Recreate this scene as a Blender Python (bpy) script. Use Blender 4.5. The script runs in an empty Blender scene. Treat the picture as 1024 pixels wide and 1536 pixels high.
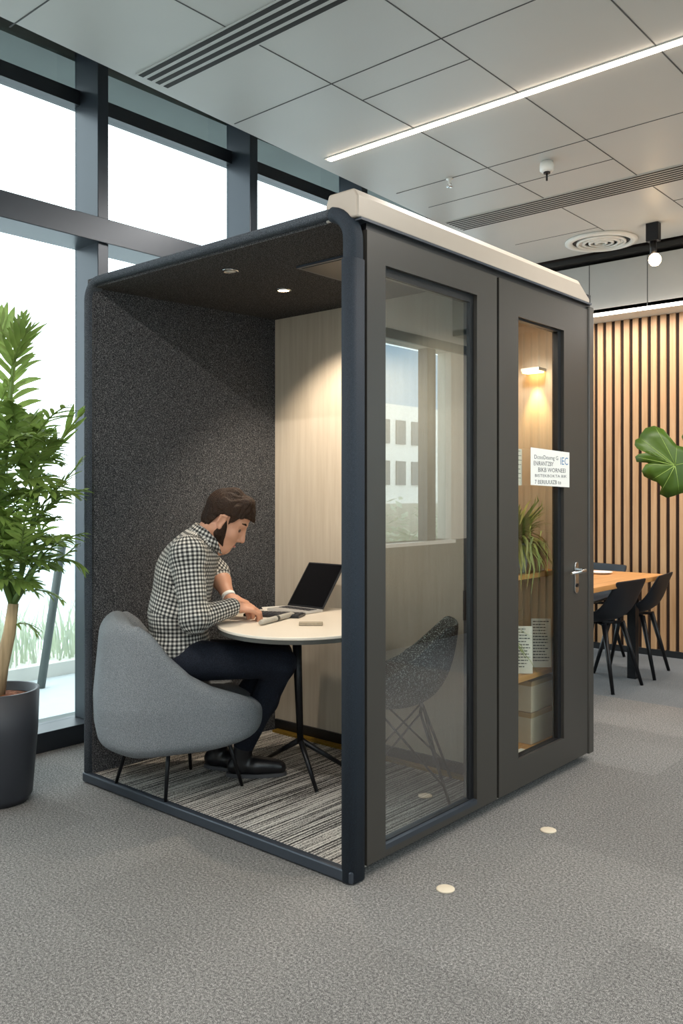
import bpy, bmesh, math, random
import numpy as np
from mathutils import Vector, Matrix
random.seed(4)
PI = math.pi
scn = bpy.context.scene
COL = scn.collection
# ---------------------------------------------------------------- camera geometry
F = 1300.0; HOR = 740.0; CH = 1.31
ANG = math.radians(40.9)
D = Vector((-math.sin(ANG), math.cos(ANG), 0))
R = Vector((math.cos(ANG), math.sin(ANG), 0))
UP = Vector((0, 0, 1))
CAM = Vector((1.904, -2.202, CH))
def pp(px, py, d):                      # the point at depth d (metres) for a place measured on the photograph
    return CAM + D*d + R*((px-512)/F*d) + UP*((HOR-py)/F*d)
def rd(r, d, z):
    v = CAM + R*r + D*d; v.z = z; return v
def onz(px, py, z):
    return pp(px, py, F*(CH-z)/(py-HOR))

# ---------------------------------------------------------------- materials
def lin(h):
    if isinstance(h, str):
        h = h.lstrip('#'); c = [int(h[i:i+2], 16)/255 for i in (0, 2, 4)]
    else: c = [x/255 for x in h]
    return tuple((x/12.92 if x <= .04045 else ((x+.055)/1.055)**2.4) for x in c) + (1,)
class NT:
    def __init__(s, name):
        s.m = bpy.data.materials.new(name); s.m.use_nodes = True
        s.t = s.m.node_tree; s.t.nodes.clear()
        s.out = s.n('ShaderNodeOutputMaterial')
    def n(s, typ, **kw):
        x = s.t.nodes.new(typ)
        for k, v in kw.items():
            if k.startswith('i_'):
                key = k[2:]
                x.inputs[int(key) if key.isdigit() else key.replace('_', ' ')].default_value = v
            else: setattr(x, k, v)
        return x
    def l(s, a, b): s.t.links.new(a, b)
    def math(s, op, a, b=None):
        x = s.n('ShaderNodeMath', operation=op)
        for i, v in enumerate((a, b)):
            if v is None: continue
            if hasattr(v, 'node'): s.l(v, x.inputs[i])
            else: x.inputs[i].default_value = v
        return x.outputs[0]
    def mix(s, fac, a, b):
        x = s.n('ShaderNodeMix', data_type='RGBA')
        for i, v in ((0, fac), (6, a), (7, b)):
            if hasattr(v, 'node'): s.l(v, x.inputs[i])
            else: x.inputs[i].default_value = v
        return x.outputs[2]
    def coord(s, kind='Object'):
        return s.n('ShaderNodeTexCoord').outputs[kind]
    def geo(s): return s.n('ShaderNodeNewGeometry').outputs['Position']
    def noise(s, vec, scale, detail=2, rough=.5):
        x = s.n('ShaderNodeTexNoise', i_Scale=scale, i_Detail=detail, i_Roughness=rough); s.l(vec, x.inputs['Vector'])
        return x.outputs['Fac']
    def ramp(s, fac, stops):
        x = s.n('ShaderNodeValToRGB'); s.l(fac, x.inputs[0]); e = x.color_ramp.elements
        while len(e) < len(stops): e.new(.5)
        for el, (p, c) in zip(e, stops): el.position = p; el.color = c
        return x.outputs[0]
    def mapping(s, vec, scale=(1, 1, 1), rot=(0, 0, 0)):
        x = s.n('ShaderNodeMapping'); x.inputs['Scale'].default_value = scale; x.inputs['Rotation'].default_value = rot
        s.l(vec, x.inputs['Vector']); return x.outputs[0]
    def pbsdf(s, col, rough=.5, metal=0., bump=None, bstr=.3, bdist=.002, **kw):
        b = s.n('ShaderNodeBsdfPrincipled'); b.inputs['Roughness'].default_value = rough; b.inputs['Metallic'].default_value = metal
        if hasattr(col, 'node'): s.l(col, b.inputs['Base Color'])
        else: b.inputs['Base Color'].default_value = col
        for k, v in kw.items(): b.inputs[k.replace('_', ' ')].default_value = v
        if bump is not None:
            bn = s.n('ShaderNodeBump'); bn.inputs['Strength'].default_value = bstr; bn.inputs['Distance'].default_value = bdist
            s.l(bump, bn.inputs['Height']); s.l(bn.outputs[0], b.inputs['Normal'])
        s.l(b.outputs[0], s.out.inputs[0]); return s.m
def plain(name, col, rough=.5, metal=0., var=.06, scale=14, **kw):
    t = NT(name); c = lin(col)
    f = t.noise(t.geo(), scale, 3)
    a = tuple(x*(1-var) for x in c[:3])+(1,); b = tuple(min(1, x*(1+var)) for x in c[:3])+(1,)
    return t.pbsdf(t.mix(f, a, b), rough, metal, **kw)
def speckle(name, c0, c1, c2, scale, rough=.95, bstr=.4, bdist=.002):
    t = NT(name); g = t.geo()
    f = t.noise(g, scale, 2, .7)
    col = t.ramp(f, [(.34, lin(c0)), (.5, lin(c1)), (.68, lin(c2))])
    return t.pbsdf(col, rough, 0, f, bstr, bdist, Specular_IOR_Level=.2)
def emit(name, col, s):
    t = NT(name); e = t.n('ShaderNodeEmission'); e.inputs[0].default_value = lin(col); e.inputs[1].default_value = s
    t.l(e.outputs[0], t.out.inputs[0]); return t.m
def wood(name, c0, c1, axis='Z', rough=.45, scale=1.0):
    t = NT(name); g = t.geo()
    sc = {'Z': (22, 22, 1.2), 'X': (1.2, 22, 22), 'Y': (22, 1.2, 22)}[axis]
    f = t.noise(t.mapping(g, tuple(x*scale for x in sc)), 1.6, 5, .6)
    return t.pbsdf(t.ramp(f, [(.3, lin(c0)), (.7, lin(c1))]), rough)
def glass(name, tint, base, ior=1.5, rough=0.0):
    t = NT(name); tr = t.n('ShaderNodeBsdfTransparent'); tr.inputs[0].default_value = tint
    gl = t.n('ShaderNodeBsdfGlossy'); gl.inputs['Roughness'].default_value = rough; gl.inputs[0].default_value = (1, 1, 1, 1)
    fr = t.n('ShaderNodeFresnel', i_IOR=ior)
    bf = t.n('ShaderNodeNewGeometry').outputs['Backfacing']
    fac = t.math('MULTIPLY', t.math('ADD', fr.outputs[0], base), t.math('SUBTRACT', 1.0, bf))
    mx = t.n('ShaderNodeMixShader'); t.l(fac, mx.inputs[0]); t.l(tr.outputs[0], mx.inputs[1]); t.l(gl.outputs[0], mx.inputs[2])
    t.l(mx.outputs[0], t.out.inputs[0]); return t.m

M = {}
M['felt'] = speckle('charcoal felt', '#1d1e21', '#38393c', '#7b7a7b', 230)
M['felt2'] = speckle('charcoal ceiling felt', '#1d1e20', '#363637', '#6d6b6c', 230)
M['felt_rim'] = speckle('charcoal edge felt', '#33373d', '#444950', '#656a70', 330)
M['rim'] = speckle('blue grey edge fabric', '#22272e', '#2a3038', '#343c46', 500, .75, .2, .001)
M['pod_panel'] = plain('warm dark grey lacquer', '#393632', .40, 0, .02)
M['pod_black'] = plain('black gasket', '#17181b', .4, 0, .05)
M['pod_threshold'] = plain('dark slate metal', '#3a4049', .38, .3, .04)
M['cap'] = plain('warm beige metal', '#a69b8f', .42, .1, .02)
M['partition'] = wood('pale ash veneer', '#c0b2a0', '#cfc3b2', 'Z', .5)
M['brass'] = plain('brass floor trim', '#9a7a30', .4, .5, .2, 40)
M['glass_pod'] = glass('booth glass', (.69, .735, .745, 1), .185, 1.6)
M['glass_door'] = glass('door glass', (.92, .93, .9, 1), .03, 1.35)
M['glass_win'] = glass('window glass', (.9, .95, .95, 1), .01, 1.25)
M['mullion'] = plain('anthracite aluminium', '#30363e', .35, .35, .04)
M['dark_frame'] = plain('dark window frame', '#24282e', .4, .3, .04)
M['black_metal'] = plain('black powder coated steel', '#15161a', .4, .4, .05)
M['chrome'] = plain('brushed chrome', '#c9c9c9', .22, 1.0, .03)
M['table_white'] = plain('cream laminate', '#ddd3c4', .35, 0, .02)
M['table_edge'] = plain('dark table edge', '#43433f', .5, 0, .03)
M['white'] = plain('white plastic', '#e4e2dc', .4, 0, .02)
M['paper'] = plain('white paper', '#dfdcd6', .8, 0, .02)
M['ink'] = plain('dark printed ink', '#30333c', .8, 0, .0)
M['ink_blue'] = plain('blue printed ink', '#3f6f9d', .8, 0, .0)
M['skin'] = plain('skin', '#c08d72', .5, 0, .08, 30, Subsurface_Weight=.08, Subsurface_Radius=(.01, .004, .002))
M['trouser'] = speckle('navy denim', '#14171f', '#1b1f29', '#262b37', 260, .85, .2, .001)
M['leather'] = plain('black leather', '#16161a', .35, 0, .1)
M['sole'] = plain('grey rubber sole', '#4a4a4e', .7)
M['arm_fab'] = speckle('grey woven upholstery', '#56595c', '#72767a', '#8d9195', 420, .95, .3, .0015)
M['soil'] = speckle('bark mulch', '#3a2318', '#7a4a33', '#a76f52', 60, .95, 1, .02)
M['pot_dark'] = plain('matt black planter', '#2b2d33', .55, 0, .05)
M['pot_grey'] = plain('blue grey ceramic', '#8b979c', .5, 0, .1)
M['bark'] = wood('palm bark', '#7c6a4e', '#b39b78', 'Z', .8)
M['stem'] = plain('green stem', '#5f7a3c', .6, 0, .1)
M['black_seat'] = plain('blue black moulded seat', '#15181e', .5, 0, .04, 14, Specular_IOR_Level=.25)
M['dish'] = plain('white glazed dish', '#f2f0ea', .2)
M['disc'] = plain('cream floor disc', '#cdbfa9', .5)
M['oak'] = wood('oak table top', '#a8733f', '#c98f55', 'Y', .4)
M['oak_shelf'] = wood('oak shelf', '#a9783f', '#c9985c', 'Y', .5)
M['oak_side'] = wood('pale birch side panel', '#cfbfaa', '#dccfbc', 'Z', .5)
M['kraft'] = plain('kraft card', '#a98f6c', .8, 0, .06)
M['paleboard'] = plain('pale card', '#c2b6a4', .8, 0, .06)
M['concrete'] = plain('board concrete', '#5f6664', .8, 0, .22, 3)
M['plaster'] = plain('warm white plaster', '#cfcac0', .8, 0, .02)
M['bulk'] = plain('pale grey satin panel', '#a9a7a3', .3, 0, .03)
M['void'] = plain('dark ceiling void', '#191614', .7, 0, .05)
M['led'] = emit('warm white led', '#ffe9d0', 22)
M['led_cool'] = emit('white led', '#fff3e6', 9)
M['bulb'] = emit('warm bulb', '#ffdcae', 30)
M['lamp_warm'] = emit('amber lamp', '#ffc478', 16)
M['screen'] = plain('glossy black screen', '#0c0c0f', .08)
M['laptop'] = plain('graphite laptop shell', '#2a2b2f', .35, .4)
M['silver'] = plain('pale silver deck', '#c7c6c4', .35, .4, .03)
M['keys'] = plain('dark keys', '#34353a', .55)
M['hair'] = None
def leaf_mat(name, c0, c1, trans=.25):
    t = NT(name); f = t.noise(t.geo(), 9, 2)
    col = t.mix(f, lin(c0), lin(c1))
    b = t.n('ShaderNodeBsdfPrincipled'); b.inputs['Roughness'].default_value = .45; t.l(col, b.inputs['Base Color'])
    tl = t.n('ShaderNodeBsdfTranslucent'); t.l(col, tl.inputs[0])
    mx = t.n('ShaderNodeMixShader'); mx.inputs[0].default_value = trans
    t.l(b.outputs[0], mx.inputs[1]); t.l(tl.outputs[0], mx.inputs[2]); t.l(mx.outputs[0], t.out.inputs[0]); return t.m
M['leaf'] = leaf_mat('palm leaf', '#506e2e', '#a3ba62', .5)
M['fig'] = leaf_mat('broad leaf', '#2a4109', '#52701a', .15)
M['vein'] = plain('pale leaf vein', '#8aa34c', .6)
M['shelf_leaf'] = leaf_mat('shelf plant leaf', '#42602b', '#a3a557', .2)
M['outleaf'] = leaf_mat('outdoor grass', '#b4c0a8', '#d6dccb', .3)
def hair_mat():
    t = NT('brown hair'); f = t.noise(t.mapping(t.coord('Object'), (1, 1, 1)), 160, 3, .6)
    g = t.noise(t.coord('Object'), 14, 2)
    col = t.mix(g, t.mix(f, lin('#080504'), lin('#17100b')), t.mix(f, lin('#140c08'), lin('#4e2f16')))
    return t.pbsdf(col, .6, 0, f, .8, .006, Specular_IOR_Level=.25)
M['hair'] = hair_mat()
M['beard'] = speckle('dark beard', '#120c09', '#241811', '#46301f', 400, .8, .6, .003)
def carpet():
    t = NT('grey carpet tiles'); g = t.geo()
    f = t.math('ADD', t.math('MULTIPLY', t.noise(g, 520, 1, .5), .55), t.math('MULTIPLY', t.noise(g, 120, 4, .75), .45))
    base = t.ramp(f, [(.36, lin('#2b2a2b')), (.5, lin('#656361')), (.64, lin('#b3afab'))])
    sx = t.n('ShaderNodeSeparateXYZ'); t.l(g, sx.inputs[0])
    cx = t.math('FLOOR', t.math('DIVIDE', t.math('ADD', sx.outputs[0], .13), .5)); cy = t.math('FLOOR', t.math('DIVIDE', t.math('ADD', sx.outputs[1], .21), .5))
    cb = t.n('ShaderNodeCombineXYZ'); t.l(cx, cb.inputs[0]); t.l(cy, cb.inputs[1])
    wn = t.n('ShaderNodeTexWhiteNoise'); t.l(cb.outputs[0], wn.inputs['Vector'])
    big = t.noise(g, 1.3, 3)
    v = t.math('ADD', t.math('MULTIPLY', wn.outputs['Value'], .16), t.math('ADD', t.math('MULTIPLY', big, .3), .78))
    hs = t.n('ShaderNodeHueSaturation'); t.l(base, hs.inputs['Color']); t.l(v, hs.inputs['Value'])
    # blue-grey carpet zone under the dining table
    zone = t.math('MULTIPLY', t.math('GREATER_THAN', sx.outputs[1], 3.15), t.math('GREATER_THAN', t.math('ADD', sx.outputs[0], t.math('MULTIPLY', t.noise(g, 1.5, 2), .0)), -9))
    col = t.mix(t.math('MULTIPLY', zone, .45), hs.outputs[0], lin('#566069'))
    return t.pbsdf(col, .97, 0, None, 0, 0, Specular_IOR_Level=.1)
M['carpet'] = carpet()
def pod_carpet():
    t = NT('striped loop carpet'); g = t.geo()
    s = t.noise(t.mapping(g, (70, 1.3, 1)), 1.0, 3, .7)
    b = t.n('ShaderNodeTexWave', i_Scale=19.0, i_Distortion=1.5); b.bands_direction = 'X'; t.l(g, b.inputs['Vector']); b.inputs['Detail Scale'].default_value = 3
    k = t.noise(t.mapping(g, (1, 1, 1)), 240, 1)
    v = t.math('ADD', t.math('MULTIPLY', s, .75), t.math('ADD', t.math('MULTIPLY', b.outputs['Fac'], .12), t.math('MULTIPLY', k, .4)))
    return t.pbsdf(t.ramp(v, [(.46, lin('#1f1e1f')), (.58, lin('#4a4745')), (.72, lin('#c9c3bb'))]), .97, 0, k, .6, .004, Specular_IOR_Level=.1)
M['pod_carpet'] = pod_carpet()
def ceil_mat():
    t = NT('white metal ceiling panels'); g = t.geo()
    f = t.noise(g, 2.0, 2)
    return t.pbsdf(t.mix(f, lin('#bdbcb8'), lin('#c6c5c1')), .42)
M['ceil'] = ceil_mat()
M['joint'] = plain('panel joint', '#4a4b4b', .7)
def tweed():
    t = NT('black and white tweed'); g = t.geo()
    f = t.noise(g, 210, 1, .6); h = t.noise(t.mapping(g, (1, 1, 4)), 90, 1)
    v = t.math('ADD', t.math('MULTIPLY', f, .8), t.math('MULTIPLY', h, .2))
    return t.pbsdf(t.ramp(v, [(.45, lin('#0f1213')), (.54, lin('#30383a')), (.63, lin('#b4bab6'))]), .95, 0, f, .4, .002)
M['tweed'] = tweed()
def gingham():
    t = NT('black and white gingham'); uv = t.coord('UV')
    sx = t.n('ShaderNodeSeparateXYZ'); t.l(uv, sx.inputs[0])
    def band(o): return t.math('LESS_THAN', t.math('FRACT', t.math('DIVIDE', o, .0165)), .5)
    a = band(sx.outputs[0]); b = band(sx.outputs[1])
    n = t.math('MULTIPLY', t.math('ADD', a, b), .5)
    f = t.noise(t.coord('Object'), 90, 2)
    col = t.ramp(n, [(0, lin('#c9c6bf')), (.5, lin('#706f6b')), (1, lin('#17181b'))])
    x = t.n('ShaderNodeHueSaturation'); t.l(col, x.inputs['Color']); t.l(t.math('ADD', t.math('MULTIPLY', f, .3), .85), x.inputs['Value'])
    fold = t.noise(t.coord('Object'), 16, 3)
    return t.pbsdf(x.outputs[0], .9, 0, fold, 1.0, .035)
M['gingham'] = gingham()
def text_paper(name, period=.012):
    return plain(name, '#dcdad6', .8, 0, .02)

# ---------------------------------------------------------------- mesh helpers
class MB:
    """collects boxes, tubes, lathes, prisms; build() links them as one mesh object"""
    def __init__(s): s.v = []; s.f = []; s.sm = []
    def add(s, vs, fs, smooth=False):
        o = len(s.v); s.v += [tuple(x) for x in vs]; s.f += [tuple(i+o for i in q) for q in fs]; s.sm += [smooth]*len(fs); return s
    def box(s, x0, x1, y0, y1, z0, z1, m=None):
        vs = [Vector((x, y, z)) for x in (x0, x1) for y in (y0, y1) for z in (z0, z1)]
        if m is not None: vs = [m @ v for v in vs]
        return s.add(vs, [(0, 1, 3, 2), (4, 6, 7, 5), (0, 4, 5, 1), (2, 3, 7, 6), (0, 2, 6, 4), (1, 5, 7, 3)])
    def tube(s, pts, rad, n=10, cap=True, smooth=True):
        pts = [Vector(p) for p in pts]; k = len(pts)
        rs = rad if isinstance(rad, (list, tuple)) else [rad]*k
        vs = []; prev = None
        for i, p in enumerate(pts):
            t = (pts[min(i+1, k-1)]-pts[max(i-1, 0)]).normalized()
            if prev is None:
                a = Vector((0, 0, 1)) if abs(t.z) < .9 else Vector((1, 0, 0)); nrm = t.cross(a).normalized()
            else: nrm = (prev-t*prev.dot(t)).normalized()
            prev = nrm; b = t.cross(nrm)
            for j in range(n):
                w = 2*PI*j/n; vs.append(p+(nrm*math.cos(w)+b*math.sin(w))*rs[i])
        fs = [(i*n+j, i*n+(j+1) % n, (i+1)*n+(j+1) % n, (i+1)*n+j) for i in range(k-1) for j in range(n)]
        s.add(vs, fs, smooth)
        if cap: s.add(vs[:n], [tuple(range(n-1, -1, -1))]); s.add(vs[-n:], [tuple(range(n))])
        return s
    def lathe(s, prof, c, n=32, smooth=True):          # prof: (radius, z)
        c = Vector(c); vs = []; k = len(prof)
        for r, z in prof:
            for j in range(n):
                a = 2*PI*j/n; vs.append(c+Vector((r*math.cos(a), r*math.sin(a), z)))
        fs = [(i*n+j, i*n+(j+1) % n, (i+1)*n+(j+1) % n, (i+1)*n+j) for i in range(k-1) for j in range(n)]
        if prof[0][0] > 1e-6: fs.append(tuple(range(n-1, -1, -1)))
        if prof[-1][0] > 1e-6: fs.append(tuple((k-1)*n+j for j in range(n)))
        return s.add(vs, fs, smooth)
    def prism(s, poly, vec, m=None):                   # extrude polygon (3-D points) by vec
        a = [Vector(p) for p in poly]; b = [p+Vector(vec) for p in a]; n = len(a)
        return s.add(a+b, [tuple(range(n-1, -1, -1)), tuple(range(n, 2*n))]+[(i, (i+1) % n, n+(i+1) % n, n+i) for i in range(n)])
    def build(s, name, mat, parent=None, bevel=0, seg=2, smooth=None):
        me = bpy.data.meshes.new(name)
        off = Vector((0, 0, 0)); base = None
        if parent is not None: off = root_loc(parent)
        vs = s.v
        if parent is None:
            a = np.array(vs); lo = a.min(0); hi = a.max(0); base = Vector(((lo[0]+hi[0])/2, (lo[1]+hi[1])/2, lo[2])); off = base
        me.from_pydata([(v[0]-off.x, v[1]-off.y, v[2]-off.z) for v in vs], [], s.f)
        me.polygons.foreach_set('use_smooth', [bool(x) if smooth is None else smooth for x in s.sm])
        bm = bmesh.new(); bm.from_mesh(me); bmesh.ops.remove_doubles(bm, verts=bm.verts, dist=1e-5)
        bmesh.ops.recalc_face_normals(bm, faces=bm.faces); bm.to_mesh(me); bm.free()
        o = bpy.data.objects.new(name, me); COL.objects.link(o); me.materials.append(mat)
        if parent is not None: o.parent = parent
        else: o.location = base
        if bevel:
            bv = o.modifiers.new('bevel', 'BEVEL'); bv.width = bevel; bv.segments = seg; bv.limit_method = 'ANGLE'; bv.angle_limit = .6
        return o
def root_loc(p):
    v = Vector((0, 0, 0))
    while p is not None: v = v+Vector(p.location); p = p.parent
    return v
def tag(o, label=None, cat=None, group=None, kind=None):
    if label: o['label'] = label
    if cat: o['category'] = cat
    if group: o['group'] = group
    if kind: o['kind'] = kind
    return o
def thing(name, loc, label, cat, group=None):
    o = bpy.data.objects.new(name, None); COL.objects.link(o); o.location = loc; o.empty_display_size = .1
    return tag(o, label, cat, group)
def struct(name, mb, mat, **kw):
    return tag(mb.build(name, mat, **kw), kind='structure')
def text_verts(txt, size, origin, right, up, depth=.0006, width=None):
    cu = bpy.data.curves.new('lettering', 'FONT'); cu.body = txt; cu.size = size; cu.resolution_u = 2
    ob = bpy.data.objects.new('lettering', cu); COL.objects.link(ob)
    dg = bpy.context.evaluated_depsgraph_get(); dg.update()
    me = bpy.data.meshes.new_from_object(ob.evaluated_get(dg))
    vs = [v.co.copy() for v in me.vertices]; fs = [tuple(p.vertices) for p in me.polygons]
    bpy.data.objects.remove(ob); bpy.data.curves.remove(cu); bpy.data.meshes.remove(me)
    w = max(v.x for v in vs)-min(v.x for v in vs); k = (width/w) if width else 1
    nrm = Vector(right).cross(Vector(up))
    return [Vector(origin)+Vector(right)*(v.x*k)+Vector(up)*v.y+nrm*depth for v in vs], fs
# ---- signed distance modelling
def sm_u(a, b, k):
    if k <= 0: return np.minimum(a, b)
    h = np.maximum(k-np.abs(a-b), 0)/k; return np.minimum(a, b)-h*h*k*.25
def sm_i(a, b, k): return -sm_u(-a, -b, k)
def cap(p1, p2, r1, r2=None, k=.02, op='u'): return ('c', np.array(p1, float), np.array(p2, float), r1, r1 if r2 is None else r2, k, op)
def ell(c, rad, ax=None, k=.02, op='u'):
    ax = np.eye(3) if ax is None else np.array([list(a) for a in ax], float)
    return ('e', np.array(c, float), np.array(rad, float), ax, 0, k, op)
def prim_bb(p):
    if p[0] == 'c':
        m = max(p[3], p[4]); return np.minimum(p[1], p[2])-m, np.maximum(p[1], p[2])+m
    m = max(p[2]); return p[1]-m, p[1]+m
def prim_d(p, P):
    if p[0] == 'c':
        a, b = p[1], p[2]; ab = b-a; t = np.clip(((P-a)@ab)/max(ab@ab, 1e-9), 0, 1)
        return np.linalg.norm(P-a-t[..., None]*ab, axis=-1)-(p[3]+t*(p[4]-p[3]))
    q = (P-p[1])@p[3].T; k0 = np.linalg.norm(q/p[2], axis=-1); k1 = np.linalg.norm(q/p[2]**2, axis=-1)
    return k0*(k0-1)/np.maximum(k1, 1e-6)
def sdf_grid(prims, vox, lo=None, hi=None, post=None):
    bbs = [prim_bb(p) for p in prims if p[6] == 'u']
    if lo is None: lo = np.min([b[0] for b in bbs], 0)-3*vox
    if hi is None: hi = np.max([b[1] for b in bbs], 0)+3*vox
    n = np.ceil((hi-lo)/vox).astype(int)+1
    G = np.full(n, 1.0, np.float32)
    ax = [lo[i]+vox*np.arange(n[i]) for i in range(3)]
    for p in prims:
        a, b = prim_bb(p); m = p[5]+3*vox
        i0 = np.maximum(np.floor((a-m-lo)/vox).astype(int), 0); i1 = np.minimum(np.ceil((b+m-lo)/vox).astype(int)+1, n)
        if np.any(i1 <= i0): continue
        sl = tuple(slice(i0[i], i1[i]) for i in range(3))
        P = np.stack(np.meshgrid(*[ax[i][sl[i]] for i in range(3)], indexing='ij'), -1)
        d = prim_d(p, P); g = G[sl]
        G[sl] = sm_u(g, d, p[5]) if p[6] == 'u' else sm_i(g, -d, p[5])
    if post is not None:
        P = np.stack(np.meshgrid(*ax, indexing='ij'), -1); G = post(G, P).astype(np.float32)
    return G, lo, vox
def nets(G, lo, vox):
    n = G.shape; S = G < 0
    c = [S[i:n[0]-1+i, j:n[1]-1+j, k:n[2]-1+k] for i in (0, 1) for j in (0, 1) for k in (0, 1)]
    cnt = sum(x.astype(np.int8) for x in c); act = (cnt > 0) & (cnt < 8)
    idx = np.argwhere(act); ids = -np.ones(act.shape, np.int64); ids[act] = np.arange(len(idx))
    cor = np.array([(i, j, k) for i in (0, 1) for j in (0, 1) for k in (0, 1)])
    val = np.stack([G[idx[:, 0]+o[0], idx[:, 1]+o[1], idx[:, 2]+o[2]] for o in cor], 1)
    acc = np.zeros((len(idx), 3)); num = np.zeros(len(idx))
    for a in range(8):
        for b in range(a+1, 8):
            if np.abs(cor[a]-cor[b]).sum() != 1: continue
            va, vb = val[:, a], val[:, b]; m = (va < 0) != (vb < 0)
            t = np.where(m, va/np.where(m, va-vb, 1), 0)
            acc += np.where(m[:, None], cor[a]+t[:, None]*(cor[b]-cor[a]), 0); num += m
    V = (idx+acc/num[:, None])*vox+lo
    Fs = []
    for ax in range(3):
        u, v = (ax+1) % 3, (ax+2) % 3
        s0 = [slice(None)]*3; s1 = [slice(None)]*3; s0[ax] = slice(0, n[ax]-1); s1[ax] = slice(1, n[ax])
        A = S[tuple(s0)]; B = S[tuple(s1)]; e = np.argwhere(A != B)
        e = e[(e[:, u] > 0) & (e[:, v] > 0) & (e[:, u] < n[u]-1) & (e[:, v] < n[v]-1)]
        ins = A[e[:, 0], e[:, 1], e[:, 2]]
        def cell(du, dv):
            q = e.copy(); q[:, u] -= du; q[:, v] -= dv; return ids[q[:, 0], q[:, 1], q[:, 2]]
        q = np.stack([cell(1, 1), cell(0, 1), cell(0, 0), cell(1, 0)], 1)
        q[~ins] = q[~ins][:, ::-1]; Fs.append(q)
    Fq = np.concatenate(Fs); return V, Fq[(Fq >= 0).all(1)]
def sdf_obj(name, prims, vox, mat, parent=None, post=None, lo=None, hi=None, uv=None):
    V, Q = nets(*sdf_grid(prims, vox, lo, hi, post))
    me = bpy.data.meshes.new(name)
    if parent is not None: off = np.array(root_loc(parent))
    else: off = np.array([(V[:, 0].min()+V[:, 0].max())/2, (V[:, 1].min()+V[:, 1].max())/2, V[:, 2].min()])
    me.from_pydata((V-off).tolist(), [], Q.tolist()); me.polygons.foreach_set('use_smooth', [True]*len(Q))
    me.materials.append(mat)
    if uv is not None:
        cen = V[Q].mean(1); best = np.full(len(Q), 1e9); bi = np.zeros(len(Q), int)
        for i, (a, b, ref, rr) in enumerate(uv):
            ab = b-a; t = np.clip(((cen-a)@ab)/(ab@ab), 0, 1); d = np.linalg.norm(cen-a-t[:, None]*ab, axis=1)-rr
            w = d < best; best[w] = d[w]; bi[w] = i
        UV = np.zeros((len(Q), 4, 2))
        for i, (a, b, ref, rr) in enumerate(uv):
            w = bi == i
            if not w.any(): continue
            t = (b-a)/np.linalg.norm(b-a); e1 = ref-t*(ref@t); e1 /= np.linalg.norm(e1); e2 = np.cross(t, e1)
            P = V[Q[w]]-a; an = np.arctan2(P@e2, P@e1)
            an = an[:, :1]+(an-an[:, :1]+PI) % (2*PI)-PI
            UV[w, :, 0] = an*rr; UV[w, :, 1] = P@t
        l = me.uv_layers.new(name='UVMap'); l.data.foreach_set('uv', UV.reshape(-1))
    o = bpy.data.objects.new(name, me); COL.objects.link(o)
    if parent is not None: o.parent = parent
    else: o.location = off
    return o

# ================================================================ THE ROOM
XL, XR, YF, YB = -2.25, 2.56, -5.0, 4.78
ZC = 3.25; XE = -1.5; YE = 4.40
struct('floor', MB().box(XL-.1, XR+.1, YF, YB+.1, -.08, 0), M['carpet'])
XEd = lambda y: -1.475-.055*(y-.3)
ce = MB().prism([(XEd(YF), YF, ZC), (XR, YF, ZC), (XR, YE, ZC), (XEd(YE), YE, ZC)], (0, 0, .06))
struct('ceiling', ce, M['ceil'])
jt = MB()
for x in (-.82, -.195, .475, 1.13, 1.78): jt.box(x-.003, x+.003, YF, YE, ZC-.0015, ZC+.001)
for y, a, b in ((-1.63, XE, XR), (-.38, XE, XR), (.87, XE, XR), (1.10, -.82, -.195), (2.27, XE, XR), (2.63, XE, -.195), (3.58, -.195, XR), (3.80, XE, -.82)):
    jt.box(a, b, y-.003, y+.003, ZC-.0015, ZC+.001)
struct('trim_1', jt, M['joint'])
struct('trim_2', MB().box(XL-.1, XR, YF, YB, 3.84, 3.9), M['plaster'])                    # slab above the suspended ceiling
struct('trim_3', MB().prism([(XEd(YF)-.02, YF, ZC), (XEd(YF), YF, ZC), (XEd(YE), YE, ZC), (XEd(YE)-.02, YE, ZC)], (0, 0, .12)), M['ceil'])                  # ceiling edge upstand
# back of the room: slatted wall, soffit, bulkhead
sl = MB(); x = XL
t = NT('oak slats'); g = t.geo()
M['slat'] = wood('oak slats', '#a27953', '#b9936c', 'Z', .5)
while x < XR:
    sl.box(x, x+.046, YB-.018, YB, .02, 2.75); x += .076
struct('wall_back', sl, M['slat'])
struct('wall_back_backing', MB().box(XL, XR, YB, YB+.08, 0, 3.84), plain('dark brown felt backing', '#2a1a12', .9))
struct('baseboard_back', MB().box(XL, XR, YB-.04, YB, 0, .05), M['pod_black'])
struct('trim_4', MB().box(XL, XR, 4.47, YB, 2.75, 2.80), M['plaster'])                # soffit over the slats
bk = MB().box(XL, XR, 4.47, 4.50, 2.75, 3.17)
struct('trim_5', bk, M['bulk'])
bj = MB()
for x in (-1.7, -1.2, -.72, -.42, .2, .8): bj.box(x-.003, x+.003, 4.468, 4.471, 2.76, 3.17)
struct('trim_6', bj, M['joint'])
struct('trim_7', MB().box(XL, XR, 4.42, 4.70, 3.20, 3.235), M['void'])
struct('wall_front', MB().box(XL, XR, YF-.1, YF, 0, 3.84), M['plaster'])
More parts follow.
